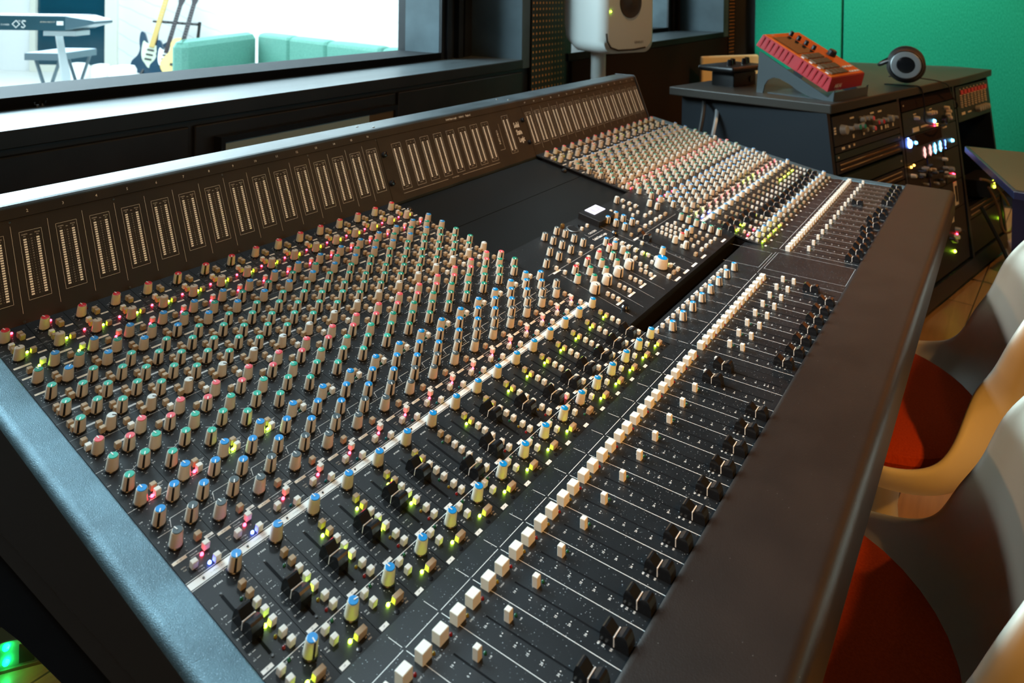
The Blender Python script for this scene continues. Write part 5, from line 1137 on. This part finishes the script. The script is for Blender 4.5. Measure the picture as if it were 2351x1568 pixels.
# side table at the right
t = thing('side_desk', (2.45, -1.2, 0), 'brown topped side desk with dark edge at the right of the photo', 'desk')
mat('sidedesk_top', (0.09, 0.06, 0.025), 0.4); mat('edge_navy', (0.01, 0.012, 0.03), 0.25)
mb = MB(); q = [(2.667, -.770), (2.060, -.912), (1.96, -1.7), (2.75, -1.75)]; mb.plate(q, .728, .750, 'edge_navy'); mb.build('edge', t, bevel=.002); mb = MB(); mb.plate([(2.655, -.782), (2.078, -.918), (1.975, -1.69), (2.735, -1.74)], .7502, .7512, 'sidedesk_top'); mb.build('top', t)
for q in ((2.55, -1.65), (2.08, -1.6), (2.60, -.95)): mb = MB(); mb.box(q[0], q[0]+.04, q[1], q[1]+.04, 0, .728, 'edge_navy'); mb.build('leg', t)
# floor things at the right
mat('box_pink', (0.62, 0.47, 0.36), 0.7)
mb = MB(); mb.box(-.16, .16, -.09, .09, 0, .16, 'box_pink', Matrix.Translation((3.82, -1.02, 0)) @ Matrix.Rotation(R(-15), 4, 'Z'), c=.01); tag(mb.build('carton'), 'pale carton standing on the floor beyond the rack desk', 'box')
for i, (pts, lb) in enumerate((([(3.45, -.80, .35), (3.5, -.90, .12), (3.3, -.93, .01), (3.05, -.86, .01), (2.9, -.80, .01)], 'thick black cable looping from the rack down to the floor'),
    ([(3.2, -.84, .01), (3.0, -.95, .01), (2.75, -.97, .01), (2.6, -.88, .01)], 'black cable lying on the wooden floor nearest the chair'),
    ([(3.9, -.9, .01), (3.6, -1.0, .01), (3.2, -1.02, .01), (2.8, -1.02, .01)], 'black cable crossing the floor towards the pale carton'),
    ([(3.3, -.86, .01), (3.1, -1.0, .02), (2.9, -.92, .01), (3.05, -.85, .02), (3.2, -.92, .01)], 'coil of black cable on the floor beside the rack base'))):
    cable('floor_cable', pts, .009, 'cable_black', lb, 'cable', 'black cables on the floor by the rack')
cable('rear_cable', [(2.33, .05, .62), (2.34, .02, .74), (2.38, .02, .82), (2.44, .05, .86)], .008, 'silver', 'pale cable bending up behind the left side of the rack desk')
cable('rear_cable', [(2.30, .09, .62), (2.31, .06, .75), (2.35, .06, .84), (2.42, .09, .875)], .008, 'cable_black', 'black cable bundle behind the left side of the rack desk')
# second monitor at the right edge
t = None
# equipment box under the console, bottom left
mat('led_vgreen', (.3, 1, .4), .3, em=(0.0, 1.0, 0.22), es=60); mat('led_orange', (1, .4, .1), .3, em=(1, .22, .02), es=14)
Mb = Matrix(((rt0.x, vd.x, 0, .245), (rt0.y, vd.y, 0, .575), (0, 0, 1, 0), (0, 0, 0, 1)))
g0 = at(15, 1553, 1.33); 
t = thing('power_unit', (g0.x, g0.y, 0), 'small equipment box with two bright green lights on the floor under the console', 'power unit')
Mb = Matrix.Translation((g0.x, g0.y, 0)) @ Matrix.Rotation(YAW-R(90)+R(20), 4, 'Z')
mat('pcb', (0.10, 0.16, 0.10), 0.5)
mb = MB(); mb.box(-.12, .055, .0, .12, 0, .055, 'pcb', Mb, c=.003); mb.box(.02, .045, -.002, .0, .01, .045, 'black', Mb); mb.box(-.12, .07, -.004, .13, 0, .006, 'board_brown', Mb); mb.build('housing', t)
for (x, z, m, r) in ((0.0, .048, 'led_vgreen', .0055), (-.0, .020, 'led_vgreen', .0055), (.034, .047, 'led_orange', .005)):
    mb = MB(); mb.lathe([(r, 0), (r*.95, .004), (r*.5, .007)], 14, m, Mb @ Matrix.Translation((x, -.002, z)) @ Matrix.Rotation(R(90), 4, 'X')); mb.build('indicator_light', t)
# wing nuts on the window sill
q = None
for i, (u, v) in enumerate(((85, 246), (97, 243))):
    d_ = fw + rt*((u-CX)/F_) - up*((v-CY)/F_); tt = (1.0-CAM.z)/d_.z; q = CAM + d_*tt
    mb = MB(); M = Matrix.Translation((q.x, q.y, 1.0)) @ Matrix.Rotation(R(40+70*i), 4, 'Z')
    mb.lathe([(.0045, 0), (.0045, .006), (.003, .007)], 12, 'metal_dark', M)
    for s_ in (-1, 1): mb.tube([(s_*.003, 0, .004), (s_*.009, 0, .008), (s_*.010, 0, .012), (s_*.006, 0, .011)], .0016, 'metal_dark', 6, M)
    tag(mb.build('wing_nut'), ('small dark wing nut on the window sill, left of the pair', 'small dark wing nut on the window sill, right of the pair')[i], 'wing nut', 'wing nuts on the sill')
